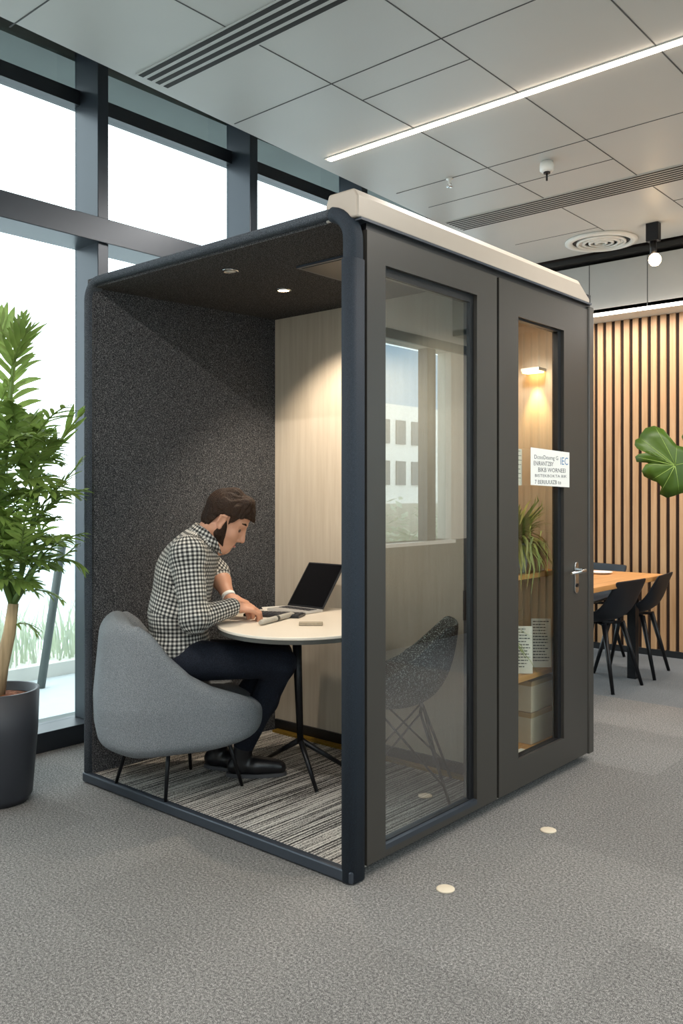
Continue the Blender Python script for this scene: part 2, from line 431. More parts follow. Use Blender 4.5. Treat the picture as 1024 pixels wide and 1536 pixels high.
# left window wall
def window_bay(i, y0, y1):
    gl = MB().box(XL-.012, XL, y0, y1, .10, 3.66)
    return tag(gl.build('window_%d' % i, M['glass_win']), kind='structure')
ym = [.406+1.09*k for k in range(-5, 5)]
for k, y in enumerate(ym):
    struct('trim_mullion_left', MB().box(XL-.02, -2.05, y, y+.065, .10, 3.84), M['mullion'], bevel=.003)
    if k: window_bay(k, ym[k-1]+.066, y-.001)
struct('trim_transom_left', MB().box(XL-.02, -2.03, YF, YB, 2.63, 2.76), M['mullion'], bevel=.003)
struct('baseboard_left', MB().box(XL-.05, -2.10, YF, YB, 0, .10), M['dark_frame'], bevel=.003)
struct('trim_head_left', MB().box(XL-.06, XL+.03, YF, YB, 3.40, 3.48), M['dark_frame'])
struct('wall_left', MB().box(-2.62, XL-.03, YF, YB, 3.66, 3.84), M['concrete'])
struct('wall_left_base', MB().box(XL-.25, XL-.05, YF, YB, -.08, .06), M['concrete'])
# right window wall (seen only as a reflection in the booth's glass)
struct('wall_right', MB().box(XR, XR+.15, YF, YB, 2.60, 3.84), M['plaster'])
struct('wall_right_parapet', MB().box(XR, XR+.15, YF, YB, 0, .89), plain('taupe parapet panel', '#453c34', .6))
struct('wall_right_pier', MB().box(XR, XR+.15, 4.45, YB, .89, 2.60), M['plaster'])
struct('trim_sill_right', MB().box(XR-.05, XR+.15, YF, 4.45, .86, .89), M['white'])
struct('trim_head_right', MB().box(XR-.03, XR, YF, YB, 2.60, 2.68), M['mullion'])
yr = [4.10-1.35*k for k in range(7)]
for k, y in enumerate(yr):
    struct('trim_mullion_right', MB().box(XR+.02, XR+.12, y, y+.13, .89, 2.60), M['mullion'])
    w = MB().box(XR+.06, XR+.07, y+.131, (4.45 if k == 0 else yr[k-1])-.001, .89, 2.60)
    tag(w.build('window_%d' % (20+k), M['glass_win']), kind='structure')

# ================================================================ OUTSIDE
struct('floor_terrace', MB().box(-16, XL-.06, -16, 16, -.14, -.08), plain('pale terrace paving', '#b9c0c2', .6))
struct('floor_yard', MB().box(XR+.16, 30, -14, 34, -.34, -.30), plain('pale yard paving', '#a9aca8', .8))
pl = thing('planter_trough', (-4.4, .6, -.08), 'long white planter trough on the terrace outside the window', 'planter')
MB().box(-4.75, -4.05, -6, 7, -.08, .02).build('trough', M['white'], pl)
gr = MB(); rg = random.Random(2)
for k in range(1500):
    x = rg.uniform(-4.7, -4.1); y = rg.uniform(-3, 4); h = rg.uniform(.25, .5); a = rg.uniform(0, 6.3); w = .008
    tx = x+rg.uniform(-.12, .12); ty = y+rg.uniform(-.12, .12); c, s = math.cos(a)*w, math.sin(a)*w
    mx, my = x+(tx-x)*.35, y+(ty-y)*.35
    gr.add([(x-c, y-s, .02), (x+c, y+s, .02), (mx+c, my+s, h*.6), (mx-c, my-s, h*.6), (tx, ty, h)], [(0, 1, 2, 3), (3, 2, 4)])
tag(gr.build('ornamental_grass', M['outleaf']), 'pale ornamental grass growing in the planter outside the window', 'grass', kind='stuff')
ps = MB().tube([(-3.77, 1.07, -.08), (-3.70, 1.20, .95)], .03, 8)
tag(ps.build('leaning_post', M['concrete']), 'grey leaning post outside the left window beside the grass', 'post')
fw = MB().box(-9.5, -9.2, -9, 12, -.08, .65)
tag(fw.build('terrace_wall', plain('white render', '#cfd6d8', .7)), 'low white terrace wall far outside behind the grass', 'wall')
# the building that mirrors in the booth glass
bd = thing('office_building', (15, 19, -.3), 'white office building with rows of windows mirrored in the booth glass', 'building')
MB().box(14.08, 22, 10, 30, 1.0, 4.0).build('facade', plain('white facade', '#f0f0ec', .8), bd)
MB().box(14.6, 22, 10, 30, 4.0, 5.9).build('upper_storey', plain('blue grey cladding', '#9db4c6', .4), bd)
MB().box(14.0, 22, 10, 30, -.3, 1.0).build('plinth_wall', plain('grey plinth', '#b9b5a8', .8), bd)
wmat = plain('dark office window', '#6a7275', .2)
for z in (1.56, 2.80):
    for k in range(16):
        y = 12.4+k*.79
        f = MB().box(14.04, 14.10, y, y+.47, z, z+.73).build('window', wmat, bd)
sh = MB(); rg = random.Random(8)
for k in range(900):
    p = Vector((rg.uniform(12.6, 13.6), rg.uniform(14, 26), 0)); p.z = -.3+abs(rg.gauss(0, .55)); a = rg.uniform(0, 6.3); w = rg.uniform(.1, .22)
    d1 = Vector((math.cos(a), math.sin(a), rg.uniform(-.5, .8)))*w; d2 = Vector((-math.sin(a), math.cos(a), .3))*w*.5
    sh.add([p-d1, p+d2, p+d1, p-d2], [(0, 1, 2, 3)])
tag(sh.build('shrub_hedge', M['outleaf']), 'pale green hedge below the white building mirrored in the booth glass', 'hedge', kind='stuff')

# ================================================================ CEILING FIXTURES
def strip(name, x0, x1, y, w, label, mat, z=ZC):
    r = thing(name, ((x0+x1)/2, y, z-.012), label, 'light', None)
    MB().box(x0, x1, y-w/2-.006, y+w/2+.006, z-.006, z-.0005).build('housing', M['white'], r)
    MB().box(x0+.02, x1-.02, y-w/2, y+w/2, z-.012, z-.006).build('diffuser', mat, r)
    return r
strip('led_strip', -1.46, 2.2, 1.55, .034, 'long warm white led strip light crossing the panelled ceiling above the booth', M['led'])
strip('led_strip', XE+.05, 2.3, -1.9, .05, 'added warm white led strip light, unseen in the ceiling behind the viewer', M['led'])  # added out of view as an extra room light, repeating the visible strip
lb = thing('led_strip', (0, 4.45, 2.74), 'slim white led strip along the bottom edge of the grey bulkhead', 'light')
MB().box(-2.0, 1.4, 4.44, 4.468, 2.742, 2.765).build('diffuser', M['led_cool'], lb)
def slot_vent(x0, x1, y0, y1, n, label, frac):
    r = thing('slot_diffuser', ((x0+x1)/2, (y0+y1)/2, ZC-.004), label, 'air vent')
    MB().box(x0, x1, y0, y1, ZC-.004, ZC-.0005).build('frame', M['ceil'], r)
    p = (y1-y0)/n
    for k in range(n):
        MB().box(x0+.006, x1, y0+p*(k+.5-frac/2), y0+p*(k+.5+frac/2), ZC-.0055, ZC-.0035).build('slot', M['void'], r)
slot_vent(-1.44, XR-.4, .205, .395, 4, 'slot air vent of four wide dark slots near the window side of the ceiling', .55)
slot_vent(-1.60, XR-.4, 2.97, 3.22, 7, 'slot air vent of many narrow dark slots behind the booth', .5)
rv = thing('round_diffuser', (-.95, 4.14, ZC-.03), 'white round ceiling air diffuser with concentric rings', 'air vent')
MB().lathe([(.27, -.0005), (.27, -.012), (.225, -.022), (.215, -.010), (.215, -.0005)], (-.95, 4.14, ZC), 48).build('outer_ring', M['white'], rv)
MB().lathe([(.214, -.0005), (.214, -.004)], (-.95, 4.14, ZC), 40).build('backing', M['void'], rv)
for q in (.185, .14, .095, .05):
    MB().lathe([(q, -.006), (q, -.02), (q-.018, -.026), (q-.018, -.008), (q, -.006)], (-.95, 4.14, ZC), 40).build('ring', M['white'], rv)
sp = thing('track_spotlight', (-.48, 3.97, ZC-.30), 'black ceiling spotlight with glowing bulb beside the round air diffuser', 'light')
MB().box(-.525, -.435, 3.94, 4.0, ZC-.13, ZC-.0005).build('ballast', M['black_metal'], sp, bevel=.004)
MB().tube([(-.48, 3.97, ZC-.12), (-.48, 3.97, ZC-.235)], .024, 16).build('lamp_body', M['black_metal'], sp)
MB().lathe([(.001, -.045), (.025, -.04), (.04, -.02), (.044, 0), (.036, .025), (.02, .04), (.001, .045)], (-.465, 3.96, ZC-.265), 20).build('bulb', M['bulb'], sp)
sd = thing('smoke_detector', (-.51, 2.42, ZC-.11), 'white round detector with a dark pin hanging from the ceiling', 'detector')
MB().lathe([(.036, -.0005), (.040, -.02), (.04, -.05), (.03, -.06)], (-.51, 2.42, ZC), 24).build('housing', M['white'], sd)
MB().tube([(-.51, 2.42, ZC-.06), (-.51, 2.42, ZC-.068)], .02, 16).tube([(-.51, 2.42, ZC-.068), (-.51, 2.42, ZC-.11)], .006, 8).build('pin', M['black_metal'], sd)
sk = thing('sprinkler', (-1.09, 2.27, ZC-.06), 'small pale sprinkler head on the ceiling above the booth', 'sprinkler')
MB().lathe([(.022, -.0005), (.022, -.006), (.010, -.008), (.009, -.035)], (-1.09, 2.27, ZC), 16).build('body', M['white'], sk)
MB().lathe([(.018, -.05), (.018, -.053)], (-1.09, 2.27, ZC), 12).tube([(-1.10, 2.27, ZC-.03), (-1.10, 2.27, ZC-.05)], .003, 6).tube([(-1.08, 2.27, ZC-.03), (-1.08, 2.27, ZC-.05)], .003, 6).build('deflector', M['chrome'], sk)
for p, lab in (((.287, .19), 'white floor disc on the carpet nearer the viewer, by the booth corner'), ((.307, .868), 'white floor disc on the carpet farther back, in front of the booth door')):
    tag(MB().lathe([(.031, 0.0), (.031, .003), (.027, .005)], (p[0], p[1], .0), 28).build('floor_disc', M['disc']), lab, 'floor marker', 'white floor discs beside the booth')

# ================================================================ THE BOOTH
FZ = .045                                # booth floor level
BX0, BX1 = -1.56, .04
YW = 1.08                                # partition
pod = thing('office_booth', (-.76, .92, 0), 'dark grey felt lined meeting booth with glass side and door in the office', 'booth')
# outer shell: left wall, roof, lining
MB().prism([(BX0, .03, .005), (BX0, 1.84, .005), (-1.41, 1.84, .005), (-1.41, YW, .005), (-1.512, .03, .005)], (0, 0, 2.24)).build('felt_wall', M['felt'], pod)
MB().box(BX0, BX1-.005, .03, 1.83, 2.24, 2.285).build('felt_ceiling', M['felt2'], pod)
MB().box(BX0, BX1-.045, .03, 1.83, .012, FZ).build('carpet', M['pod_carpet'], pod)
MB().box(BX0+.06, BX1-.085, .10, 1.74, 0, .013).build('plinth', M['pod_black'], pod)
MB().box(BX0, BX1, .0, .032, .004, FZ+.001).build('threshold', M['pod_threshold'], pod, bevel=.006)
MB().box(-1.41, BX1-.045, YW, YW+.025, FZ, 2.24).build('partition', M['partition'], pod)
MB().box(-1.40, -.02, YW-.012, YW, FZ, .105).build('skirting', M['pod_black'], pod)
MB().box(-1.38, -.02, YW-.05, YW-.012, FZ, FZ+.012).build('floor_trim', M['brass'], pod)
MB().box(BX0, BX1-.03, 1.80, 1.84, FZ, 2.24).build('rear_wall', plain('taupe laminate', '#8f7d68', .5), pod)
# rounded fabric rim around the opening
def rim_path():
    pts = []; x0, x1, zt = BX0+.026, BX1-.026, 2.268; ra, rb = .085, .10
    pts += [(x1, .02)] + [(x1, z) for z in (.3, .8, 1.4, 2.0)]
    for k in range(9):
        a = PI/2*k/8; pts.append((x1-rb+rb*math.cos(a), zt-rb+rb*math.sin(a)))
    for k in range(1, 6): pts.append((x1-rb+(x0+ra-x1+rb)*k/6, zt))
    for k in range(9):
        a = PI/2*k/8; pts.append((x0+ra-ra*math.sin(a), zt-ra+ra*math.cos(a)))
    pts += [(x0, z) for z in (2.0, 1.4, .8, .3, .02)]
    return pts
def rim_mesh(path, hw, hd, yc, rr):
    prof = []
    for (sx, sy, a0) in ((1, 1, 0), (-1, 1, 90), (-1, -1, 180), (1, -1, 270)):
        for k in range(5):
            a = math.radians(a0+22.5*k); prof.append((sx*(hw-rr)+rr*math.cos(a), sy*(hd-rr)+rr*math.sin(a)))
    vs = []; n = len(prof); K = len(path)
    for i, (x, z) in enumerate(path):
        a, b = path[max(i-1, 0)], path[min(i+1, K-1)]; tx, tz = b[0]-a[0], b[1]-a[1]; l = math.hypot(tx, tz); nx, nz = tz/l, -tx/l
        for (p, q) in prof: vs.append((x+nx*p, yc+q, z+nz*p))
    fs = [(i*n+j, i*n+(j+1) % n, (i+1)*n+(j+1) % n, (i+1)*n+j) for i in range(K-1) for j in range(n)]
    m = MB().add(vs, fs, True); m.add(vs[:n], [tuple(range(n))]); m.add(vs[-n:], [tuple(range(n))]); return m
rp = rim_path()
rim_mesh([(x+(.0 if x > -.2 else -.009), z) for x, z in rp[12:]], .017, .037, .040, .016).build('rim', M['felt_rim'], pod)
rim_mesh(rp[:13], .026, .038, .040, .025).build('rim', M['rim'], pod)
rim_mesh([(BX1-.026, .006), (BX1-.026, 1.2), (BX1-.026, 2.10)], .030, .042, .040, .026).build('corner_post', M['rim'], pod)
# glazed side: frame in one piece around the big pane
G = (.185, .78, .065, 2.105)
px0, px1 = BX1-.045, BX1
def frame(y0, y1, z0, z1, g, x0=px0, x1=px1):
    m = MB(); m.box(x0, x1, y0, g[0], z0, z1); m.box(x0, x1, g[1], y1, z0, z1); m.box(x0, x1, g[0], g[1], z0, g[2]); m.box(x0, x1, g[0], g[1], g[3], z1); return m
frame(.083, .932, .042, 2.208, G).build('side_frame', M['pod_panel'], pod)
MB().box(px0-.01, px1-.012, .925, .950, .043, 2.21).build('door_gap', M['pod_black'], pod)
bd_ = MB(); gi = (G[0]+.004, G[1]-.026, G[2]+.022, G[3]-.03)
frame(G[0], G[1], G[2], G[3], gi, px0-.002, px1-.018).build('glazing_bead', M['pod_black'], pod)
MB().box(px0-.004, px1-.0, G[0], G[1], G[2], G[2]+.018).build('sill', M['pod_threshold'], pod)
MB().box(px0+.012, px0+.020, G[0], G[1], G[2], G[3]).build('glass_pane', M['glass_pod'], pod)
MB().box(px0-.0, px0+.006, G[1]-.034, G[1]-.026, .80, .92).build('latch', M['pod_black'], pod)
# door
DG = (1.11, 1.535, .165, 2.07)
door = frame(.950, 1.785, .042, 2.208, DG).build('door', M['pod_panel'], pod)
frame(DG[0], DG[1], DG[2], DG[3], (DG[0]+.002, DG[1]-.03, DG[2]+.004, DG[3]-.008), px0, px1-.016).build('glazing_bead', M['pod_black'], door)
MB().box(px0+.012, px0+.018, DG[0], DG[1], DG[2], DG[3]).build('door_glass', M['glass_door'], door)
hd = MB()
hp = [(px1+.006, 1.655+.020*math.cos(a), (.963 if math.sin(a) > 0 else .853)+.020*math.sin(a)) for a in [2*PI*k/24 for k in range(24)]]
h = MB().prism([(px1, y, z) for (_, y, z) in hp], (.008, 0, 0)).build('handle_plate', M['chrome'], door, bevel=.002)
MB().tube([(px1+.004, 1.655, .945), (px1+.05, 1.655, .945), (px1+.055, 1.64, .945), (px1+.055, 1.50, .941)], [.010, .010, .009, .006], 12).build('lever', M['chrome'], door)
MB().tube([(px1+.007, 1.655, .872), (px1+.012, 1.655, .872)], .009, 14).build('lock_cylinder', M['black_metal'], door)
MB().box(BX1-.045, BX1+.006, 1.790, 1.845, .035, 2.225).build('rear_post', M['pod_panel'], pod, bevel=.006)
MB().box(BX1-.06, BX1-.006, .085, 1.82, 2.209, 2.24).build('shadow_gap', M['pod_black'], pod)
cp = [(BX1+.004, 2.238), (BX1+.004, 2.312), (BX1-.012, 2.338), (-.085, 2.338), (-.10, 2.30), (-.10, 2.242)]
m = MB(); a = [(x, .026, z) for x, z in cp]; b = [(x, 1.70, z) for x, z in cp]; c = [(x, 1.80, min(z, 2.262)) for x, z in cp]
n = len(cp); m.add(a+b+c, [tuple(range(n)), tuple(range(3*n-1, 2*n-1, -1))]+[(i, (i+1) % n, n+(i+1) % n, n+i) for i in range(n)]+[(n+i, n+(i+1) % n, 2*n+(i+1) % n, 2*n+i) for i in range(n)])
m.build('roof_cap', M['cap'], pod, bevel=.008, seg=3)
MB().box(BX1-.03, BX1+.010, .04, 1.81, 2.231, 2.240).build('cap_edge', M['pod_threshold'], pod)
# ceiling vent and downlights inside
vp = MB().box(-.56, -.12, .36, .66, 2.231, 2.2405)
MB().box(-.545, -.135, .375, .645, 2.229, 2.232).build('vent_grille', M['pod_black'], vp.build('vent_panel', M['pod_threshold'], pod))
def downlight(x, y, on):
    r = MB().lathe([(.036, 2.2405), (.036, 2.236), (.028, 2.233), (.026, 2.238)], (x, y, 0), 24).build('downlight', M['chrome'], pod)
    MB().lathe([(.026, 2.2395), (.026, 2.2365)], (x, y, 0), 20).build('lens', M['bulb'] if on else M['white'], r)
downlight(-.815, .228, False); downlight(-.888, .617, True); downlight(-.354, .72, True)

# sign on the door
sg = thing('paper_sign', (px1+.001, 1.40, 1.335), 'white paper sign with printed lines taped over the door glass', 'sign')
MB().prism([(px1+.0006, 1.215, 1.347), (px1+.0006, 1.587, 1.338), (px1+.0006, 1.587, 1.502), (px1+.0006, 1.215, 1.512)], (.0012, 0, 0)).build('sheet', M['paper'], sg)
lt = MB()
for txt, y, z, s, w in (('DcooDıtemg G', 1.245, 1.463, .026, .225), ('ENIRANTZBY', 1.240, 1.434, .028, .185), ('BIKB WORNEEI', 1.280, 1.406, .028, .262), ('BISTEKBOKTA BIK', 1.250, 1.383, .018, .305), ('7 BERIIUUIZB to', 1.250, 1.352, .026, .25)):
    lt.add(*text_verts(txt, s, (px1+.0019, y, z), (0, 1, 0), (0, 0, 1), .0002, w))
lt.build('lettering', M['ink'], sg)
MB().add(*text_verts('IEC', .05, (px1+.0019, 1.492, 1.443), (0, 1, 0), (0, 0, 1), .0002, .075)).build('lettering', M['ink_blue'], sg)

# ---- shelf unit behind the door
bc = thing('shelf_unit', (-.2, 1.44, FZ), 'oak shelf unit standing inside the booth behind the glass door', 'shelf')
SX0, SX1, SY0, SY1 = -.34, -.08, 1.165, 1.715
MB().box(SX0-.015, SX0, SY0, SY1, FZ, 2.2).build('back_panel', M['oak_shelf'], bc)
MB().box(SX0, SX1, SY1, SY1+.018, FZ, 2.2).build('side_panel', M['oak_side'], bc)
MB().box(SX0, SX1, SY0-.018, SY0, FZ, 2.2).build('side_panel', M['oak_side'], bc)
for z in (.12, .465, .935): MB().box(SX0, SX1+.004, SY0, SY1, z-.022, z).build('shelf', M['oak_shelf'], bc)
MB().box(SX0, SX1, SY0, SY1, 2.18, 2.2).build('top', M['oak_side'], bc)
wl = thing('wall_lamp', (-.20, 1.69, 1.90), 'small amber lamp glowing on the panel inside the door glass', 'lamp')
MB().box(-.245, -.145, 1.64, 1.7145, 1.915, 1.93).build('housing', M['white'], wl)
MB().box(-.24, -.15, 1.645, 1.70, 1.907, 1.915).build('diffuser', M['lamp_warm'], wl)
sl_ = thing('linear_lamp', (-.2, 1.5, 2.12), 'bright linear lamp near the top inside the door glass', 'lamp')
MB().box(-.16, -.12, 1.25, 1.62, 2.135, 2.1795).build('housing', M['white'], sl_)
MB().box(-.158, -.122, 1.26, 1.61, 2.128, 2.135).build('diffuser', M['led_cool'], sl_)
def shelf_plant(x, y, z, s, name, label, pot_h, leaves, seed):
    r = thing(name, (x, y, z), label, 'plant'); rg = random.Random(seed)
    w = .042*s
    MB().lathe([(w*.8, 0), (w*1.1, pot_h), (w*.95, pot_h), (w*.9, pot_h*.9)], (x, y, z+.0005), 20).build('pot', M['pot_grey'], r)
    m = MB()
    for k in range(leaves):
        a = rg.uniform(0, 2*PI); L = rg.uniform(.11, .2)*s; up = rg.uniform(.3, 1.0); b = Vector((x, y, z+pot_h*.9)); w = .006*s
        dr = Vector((math.cos(a), math.sin(a), 0)); sd = Vector((-math.sin(a), math.cos(a), 0))*w; pts = []
        for i in range(5):
            q = i/4; p = b+dr*(L*q*(1-.3*up))+UP*(L*(up*1.3*q-(.5+.9*(1-up))*q*q)); p.x = min(max(p.x, SX0+.01), .0); p.y = min(max(p.y, SY0+.01), SY1-.01)
            ww = sd*(1-q**2); pts += [p-ww, p+ww]
        m.add(pts, [(2*i, 2*i+1, 2*i+3, 2*i+2) for i in range(4)], True)
    tag(m.build('foliage', M['shelf_leaf'], r), kind=None); return r
shelf_plant(-.16, 1.43, .935, 1.6, 'potted_plant', 'bushy green plant in a grey pot on the upper shelf behind the door glass', .14, 330, 3)
shelf_plant(-.22, 1.36, .465, 1.2, 'potted_plant', 'arching leafy plant on the lower shelf behind the door glass, beside the notes', .16, 70, 5)
kb = thing('paper_bag', (-.17, 1.60, .935), 'brown kraft paper bag beside the grey pot on the upper shelf', 'bag')
MB().box(-.21, -.12, 1.565, 1.655, .9355, 1.08).build('bag_body', M['kraft'], kb)
def note(p, w, h, yaw, name, label, lines, lean=.02, seed=1):
    r = thing(name, p, label, 'paper'); rg = random.Random(seed)
    rt = Vector((math.cos(yaw), math.sin(yaw), 0)); nb = Vector((math.sin(yaw), -math.cos(yaw), 0)); p = Vector(p)
    upv = (UP-nb*lean).normalized()
    o = p-rt*w/2
    MB().prism([o, o+rt*w, o+rt*w+upv*h, o+upv*h], -nb*.0015).build('sheet', M['paper'], r)
    m = MB()
    for k in range(lines):
        z = h*(.93-.86*k/lines); x0 = w*.08; x1 = w*rg.uniform(.6, .93); q = o+nb*.0004
        x = x0
        while x < x1:
            l = w*rg.uniform(.05, .16); m.add([q+rt*x+upv*z, q+rt*min(x+l, x1)+upv*z, q+rt*min(x+l, x1)+upv*(z+h*.02), q+rt*x+upv*(z+h*.02)], [(0, 1, 2, 3)]); x += l+w*.03
    m.build('printed_lines', M['ink'], r); return r
YAW = math.radians(40)
note((-.11, 1.60, .468), .095, .235, YAW, 'printed_note', 'narrow white printed note, right of two standing on the lower shelf behind the door glass', 14, .05, 2)
note((-.11, 1.41, .468), .10, .22, YAW, 'printed_note', 'white printed note, left of two standing on the lower shelf behind the door glass', 13, .05, 3)
note((.0, 1.19, 1.345), .045, .16, PI/2, 'label_strip', 'small printed label behind the door glass left of the paper sign', 7, 0, 4)
for k, (z, lab, mt) in enumerate(((.1205, 'pale card file box, lower of two stacked at the bottom of the shelf unit', 'paleboard'), (.2715, 'pale card file box, upper of two stacked at the bottom of the shelf unit', 'paleboard'))):
    r = thing('file_box', (-.2, 1.59, z), lab, 'box', 'file boxes at the bottom of the shelf unit')
    MB().box(-.31, -.10, 1.48, 1.70, z, z+.145).build('body', M[mt], r, bevel=.003)
    MB().box(-.312, -.098, 1.478, 1.702, z+.125, z+.148).build('lid', M['kraft'], r)
tag(MB().add(*text_verts('opions', .035, (-.29, 1.4785, .17), (1, 0, 0), (0, 0, 1), .0004, .12)).build('lettering', M['ink'], bpy.data.objects['file_box']))
tag(MB().box(-.10, .0-.01, 1.22, 1.38, .1205, .128).build('magazine', M['paper']), 'white magazine lying flat at the foot of the shelf unit behind the door', 'magazine')

# ================================================================ FURNITURE IN THE BOOTH
# grey armchair (solid moulded shell)
cc = rd(-.705, 3.73, 0); head = math.radians(60)
CU = np.array([math.cos(head), math.sin(head), 0]); CW = np.array([-math.sin(head), math.cos(head), 0])
ac = thing('armchair', (cc.x, cc.y, FZ), 'grey upholstered tub armchair on thin black legs at the booth edge', 'armchair')
def chair_field(Gd, P):
    q = P-np.array([cc.x, cc.y, 0]); u = q@CU; w = q@CW; z = P[..., 2]
    taper = np.interp(z, [.2, .3, .45, .8], [.03, .005, 0, .03])
    Lu, Lw, rr = .345-taper, .315-taper, .21
    a = np.abs(u+.0)-(Lu-rr); b = np.abs(w)-(Lw-rr)
    plan = np.hypot(np.maximum(a, 0), np.maximum(b, 0))+np.minimum(np.maximum(a, b), 0)-rr
    t = u/.69+.5
    h = np.interp(t, [0, .12, .22, .3, .4, .52, .645, .81, .95, 1.0], [.765, .795, .79, .745, .655, .575, .525, .485, .45, .43])
    bot = np.interp(t, [0, .2, .6, 1], [.28, .255, .262, .30])
    d = sm_i(plan, (z-h)*.8, .05); d = sm_i(d, bot-z, .065)
    # hollow for the sitter
    ih = np.maximum(np.abs(w)-.195, -(u+.185)); ih = np.maximum(ih, .445-z)
    return sm_i(d, -ih, .06)
lo = np.array([cc.x-.5, cc.y-.5, .2]); hi = np.array([cc.x+.5, cc.y+.5, .85])
sdf_obj('shell', [], .009, M['arm_fab'], ac, chair_field, lo, hi)
feet = [onz(167, 1177, FZ), onz(238, 1206, FZ), onz(363, 1179, FZ)]
for p in feet: p.y = max(p.y, .012)
feet.append(feet[0]+feet[2]-feet[1])
mid = (feet[0]+feet[2])/2
for p in feet:
    tp = mid+(p-mid)*.72; tp.z = .30
    MB().tube([tuple(p), tuple(tp)], [.0075, .010], 10).build('leg', M['black_metal'], ac)
# table
TZ = .76; tc = rd(-.175, 3.75, 0)
tb = thing('round_table', (tc.x, tc.y, FZ), 'round cream table on a black tripod base inside the booth', 'table')
def oval(r, d, s): return [(tc+R*(r*s*math.cos(a))+D*(d*s*math.sin(a))) for a in [2*PI*k/72 for k in range(72)]]
o = oval(.36, .45, 1.0); MB().prism([(p.x, p.y, TZ-.012) for p in o], (0, 0, .012)).build('top', M['table_white'], tb, bevel=.003)
o = oval(.357, .447, 1.0); MB().prism([(p.x, p.y, TZ-.028) for p in o], (0, 0, .016)).build('edge', M['table_edge'], tb)
ct = rd(-.195, 3.75, TZ-.028); cb = rd(-.178, 3.75, .235)
MB().tube([ct, cb], [.022, .014], 12).build('column', M['black_metal'], tb)
o2 = [(ct+R*(.07*math.cos(a))+D*(.07*math.sin(a))) for a in [2*PI*k/24 for k in range(24)]]
MB().prism([(p.x, p.y, TZ-.036) for p in o2], (0, 0, .0085)).build('mounting_plate', M['black_metal'], tb)
for q in (onz(397, 1140, FZ), onz(475, 1189, FZ), rd(.09, 3.86, FZ)):
    MB().tube([cb+UP*.01, q+UP*.004], [.013, .008], 10).build('foot', M['black_metal'], tb)
# laptop at the back of the table
lp = thing('laptop', (-.91, .72, TZ), 'open black laptop at the back of the round table against the pale wall', 'laptop')
lx0, lx1, ly = -1.02, -.79, .775
MB().box(lx0, lx1, .64, ly+.005, TZ+.001, TZ+.012).build('base', M['silver'], lp, bevel=.003)
kk = MB()
for i in range(9):
    for j in range(3): kk.box(lx0+.018+i*.0222, lx0+.018+i*.0222+.017, .70+j*.02, .70+j*.02+.015, TZ+.012, TZ+.0135)
kk.build('keyboard', M['keys'], lp)
ln = math.radians(52); lv = Vector((0, math.cos(ln), math.sin(ln))); LL = .25
def lid(o0, o1, inset, lift):
    nb = Vector((0, -math.sin(ln), math.cos(ln)))
    a = Vector((lx0+inset, ly, TZ+.014))+lv*inset+nb*o0; b = Vector((lx1-inset, ly, TZ+.014))+lv*inset+nb*o0; u_ = lv*(LL-2*inset)
    return MB().prism([a, b, b+u_, a+u_], nb*(o1-o0))
ld = lid(-.007, 0, 0, 0).build('lid', M['laptop'], lp, bevel=.002)
lid(0, .001, .008, 0).build('screen', M['screen'], ld)
# things on the table
kp = thing('keyboard', (-.93, .50, TZ), 'dark compact keyboard lying on the table under the hands', 'keyboard')
def flat(name, pts, h, mat, parent, z=TZ+.0008, bevel=0): return MB().prism([(p.x, p.y, z) for p in pts], (0, 0, h)).build(name, mat, parent, bevel=bevel)
kc = rd(-.30, 3.885, 0); kr = (R*.93+D*-.25).normalized(); kd = Vector((-kr.y, kr.x, 0))
flat('base', [kc-kr*.13-kd*.05, kc+kr*.13-kd*.05, kc+kr*.13+kd*.05, kc-kr*.13+kd*.05], .012, M['laptop'], kp, bevel=.002)
km = MB()
for i in range(12):
    for j in range(4):
        p = kc-kr*.123+kr*(i*.0208)-kd*.043+kd*(j*.022); q = [p, p+kr*.0165, p+kr*.0165+kd*.017, p+kd*.017]
        km.prism([(v.x, v.y, TZ+.0128) for v in q], (0, 0, .003))
km.build('keys', M['keys'], kp)
pc = thing('pencil_pouch', onz(417, 929, TZ), 'pale grey rolled pencil pouch lying on the table in front of the keyboard', 'pouch')
a, b = onz(390, 934, TZ+.013), onz(440, 921, TZ+.013)
MB().tube([a, a+(b-a)*.06, a+(b-a)*.5, a+(b-a)*.94, b], [.009, .0118, .0122, .0118, .007], 14).build('roll', plain('grey canvas', '#a8a399', .9, 0, .2, 60), pc)
MB().tube([a+(b-a)*.45, a+(b-a)*.52], .0126, 14).build('band', M['table_edge'], pc)
er = thing('pencil_box', onz(466, 938, TZ), 'small worn tan pencil box alone on the right side of the table', 'box')
a, b = onz(448, 939, TZ), onz(484, 939, TZ); dv = D*.028
flat('box_body', [a, b, b+dv, a+dv], .014, plain('tan speckled card', '#a0937f', .9, 0, .25, 90), er, bevel=.002)
pn = thing('pen', onz(458, 917, TZ), 'thin dark pen lying on the table in front of the laptop', 'pen')
MB().tube([onz(443, 921, TZ+.005), onz(474, 915, TZ+.005)], .0042, 8).build('barrel', M['laptop'], pn)
sp_ = [onz(392, 911, TZ), onz(436, 908, TZ), onz(452, 916, TZ), onz(400, 921, TZ)]
tag(MB().prism([(p.x, p.y, TZ+.0004) for p in sp_], (0, 0, .0004)).build('paper_sheet', M['paper']), 'white paper sheet on the table between the keyboard and the laptop', 'paper')

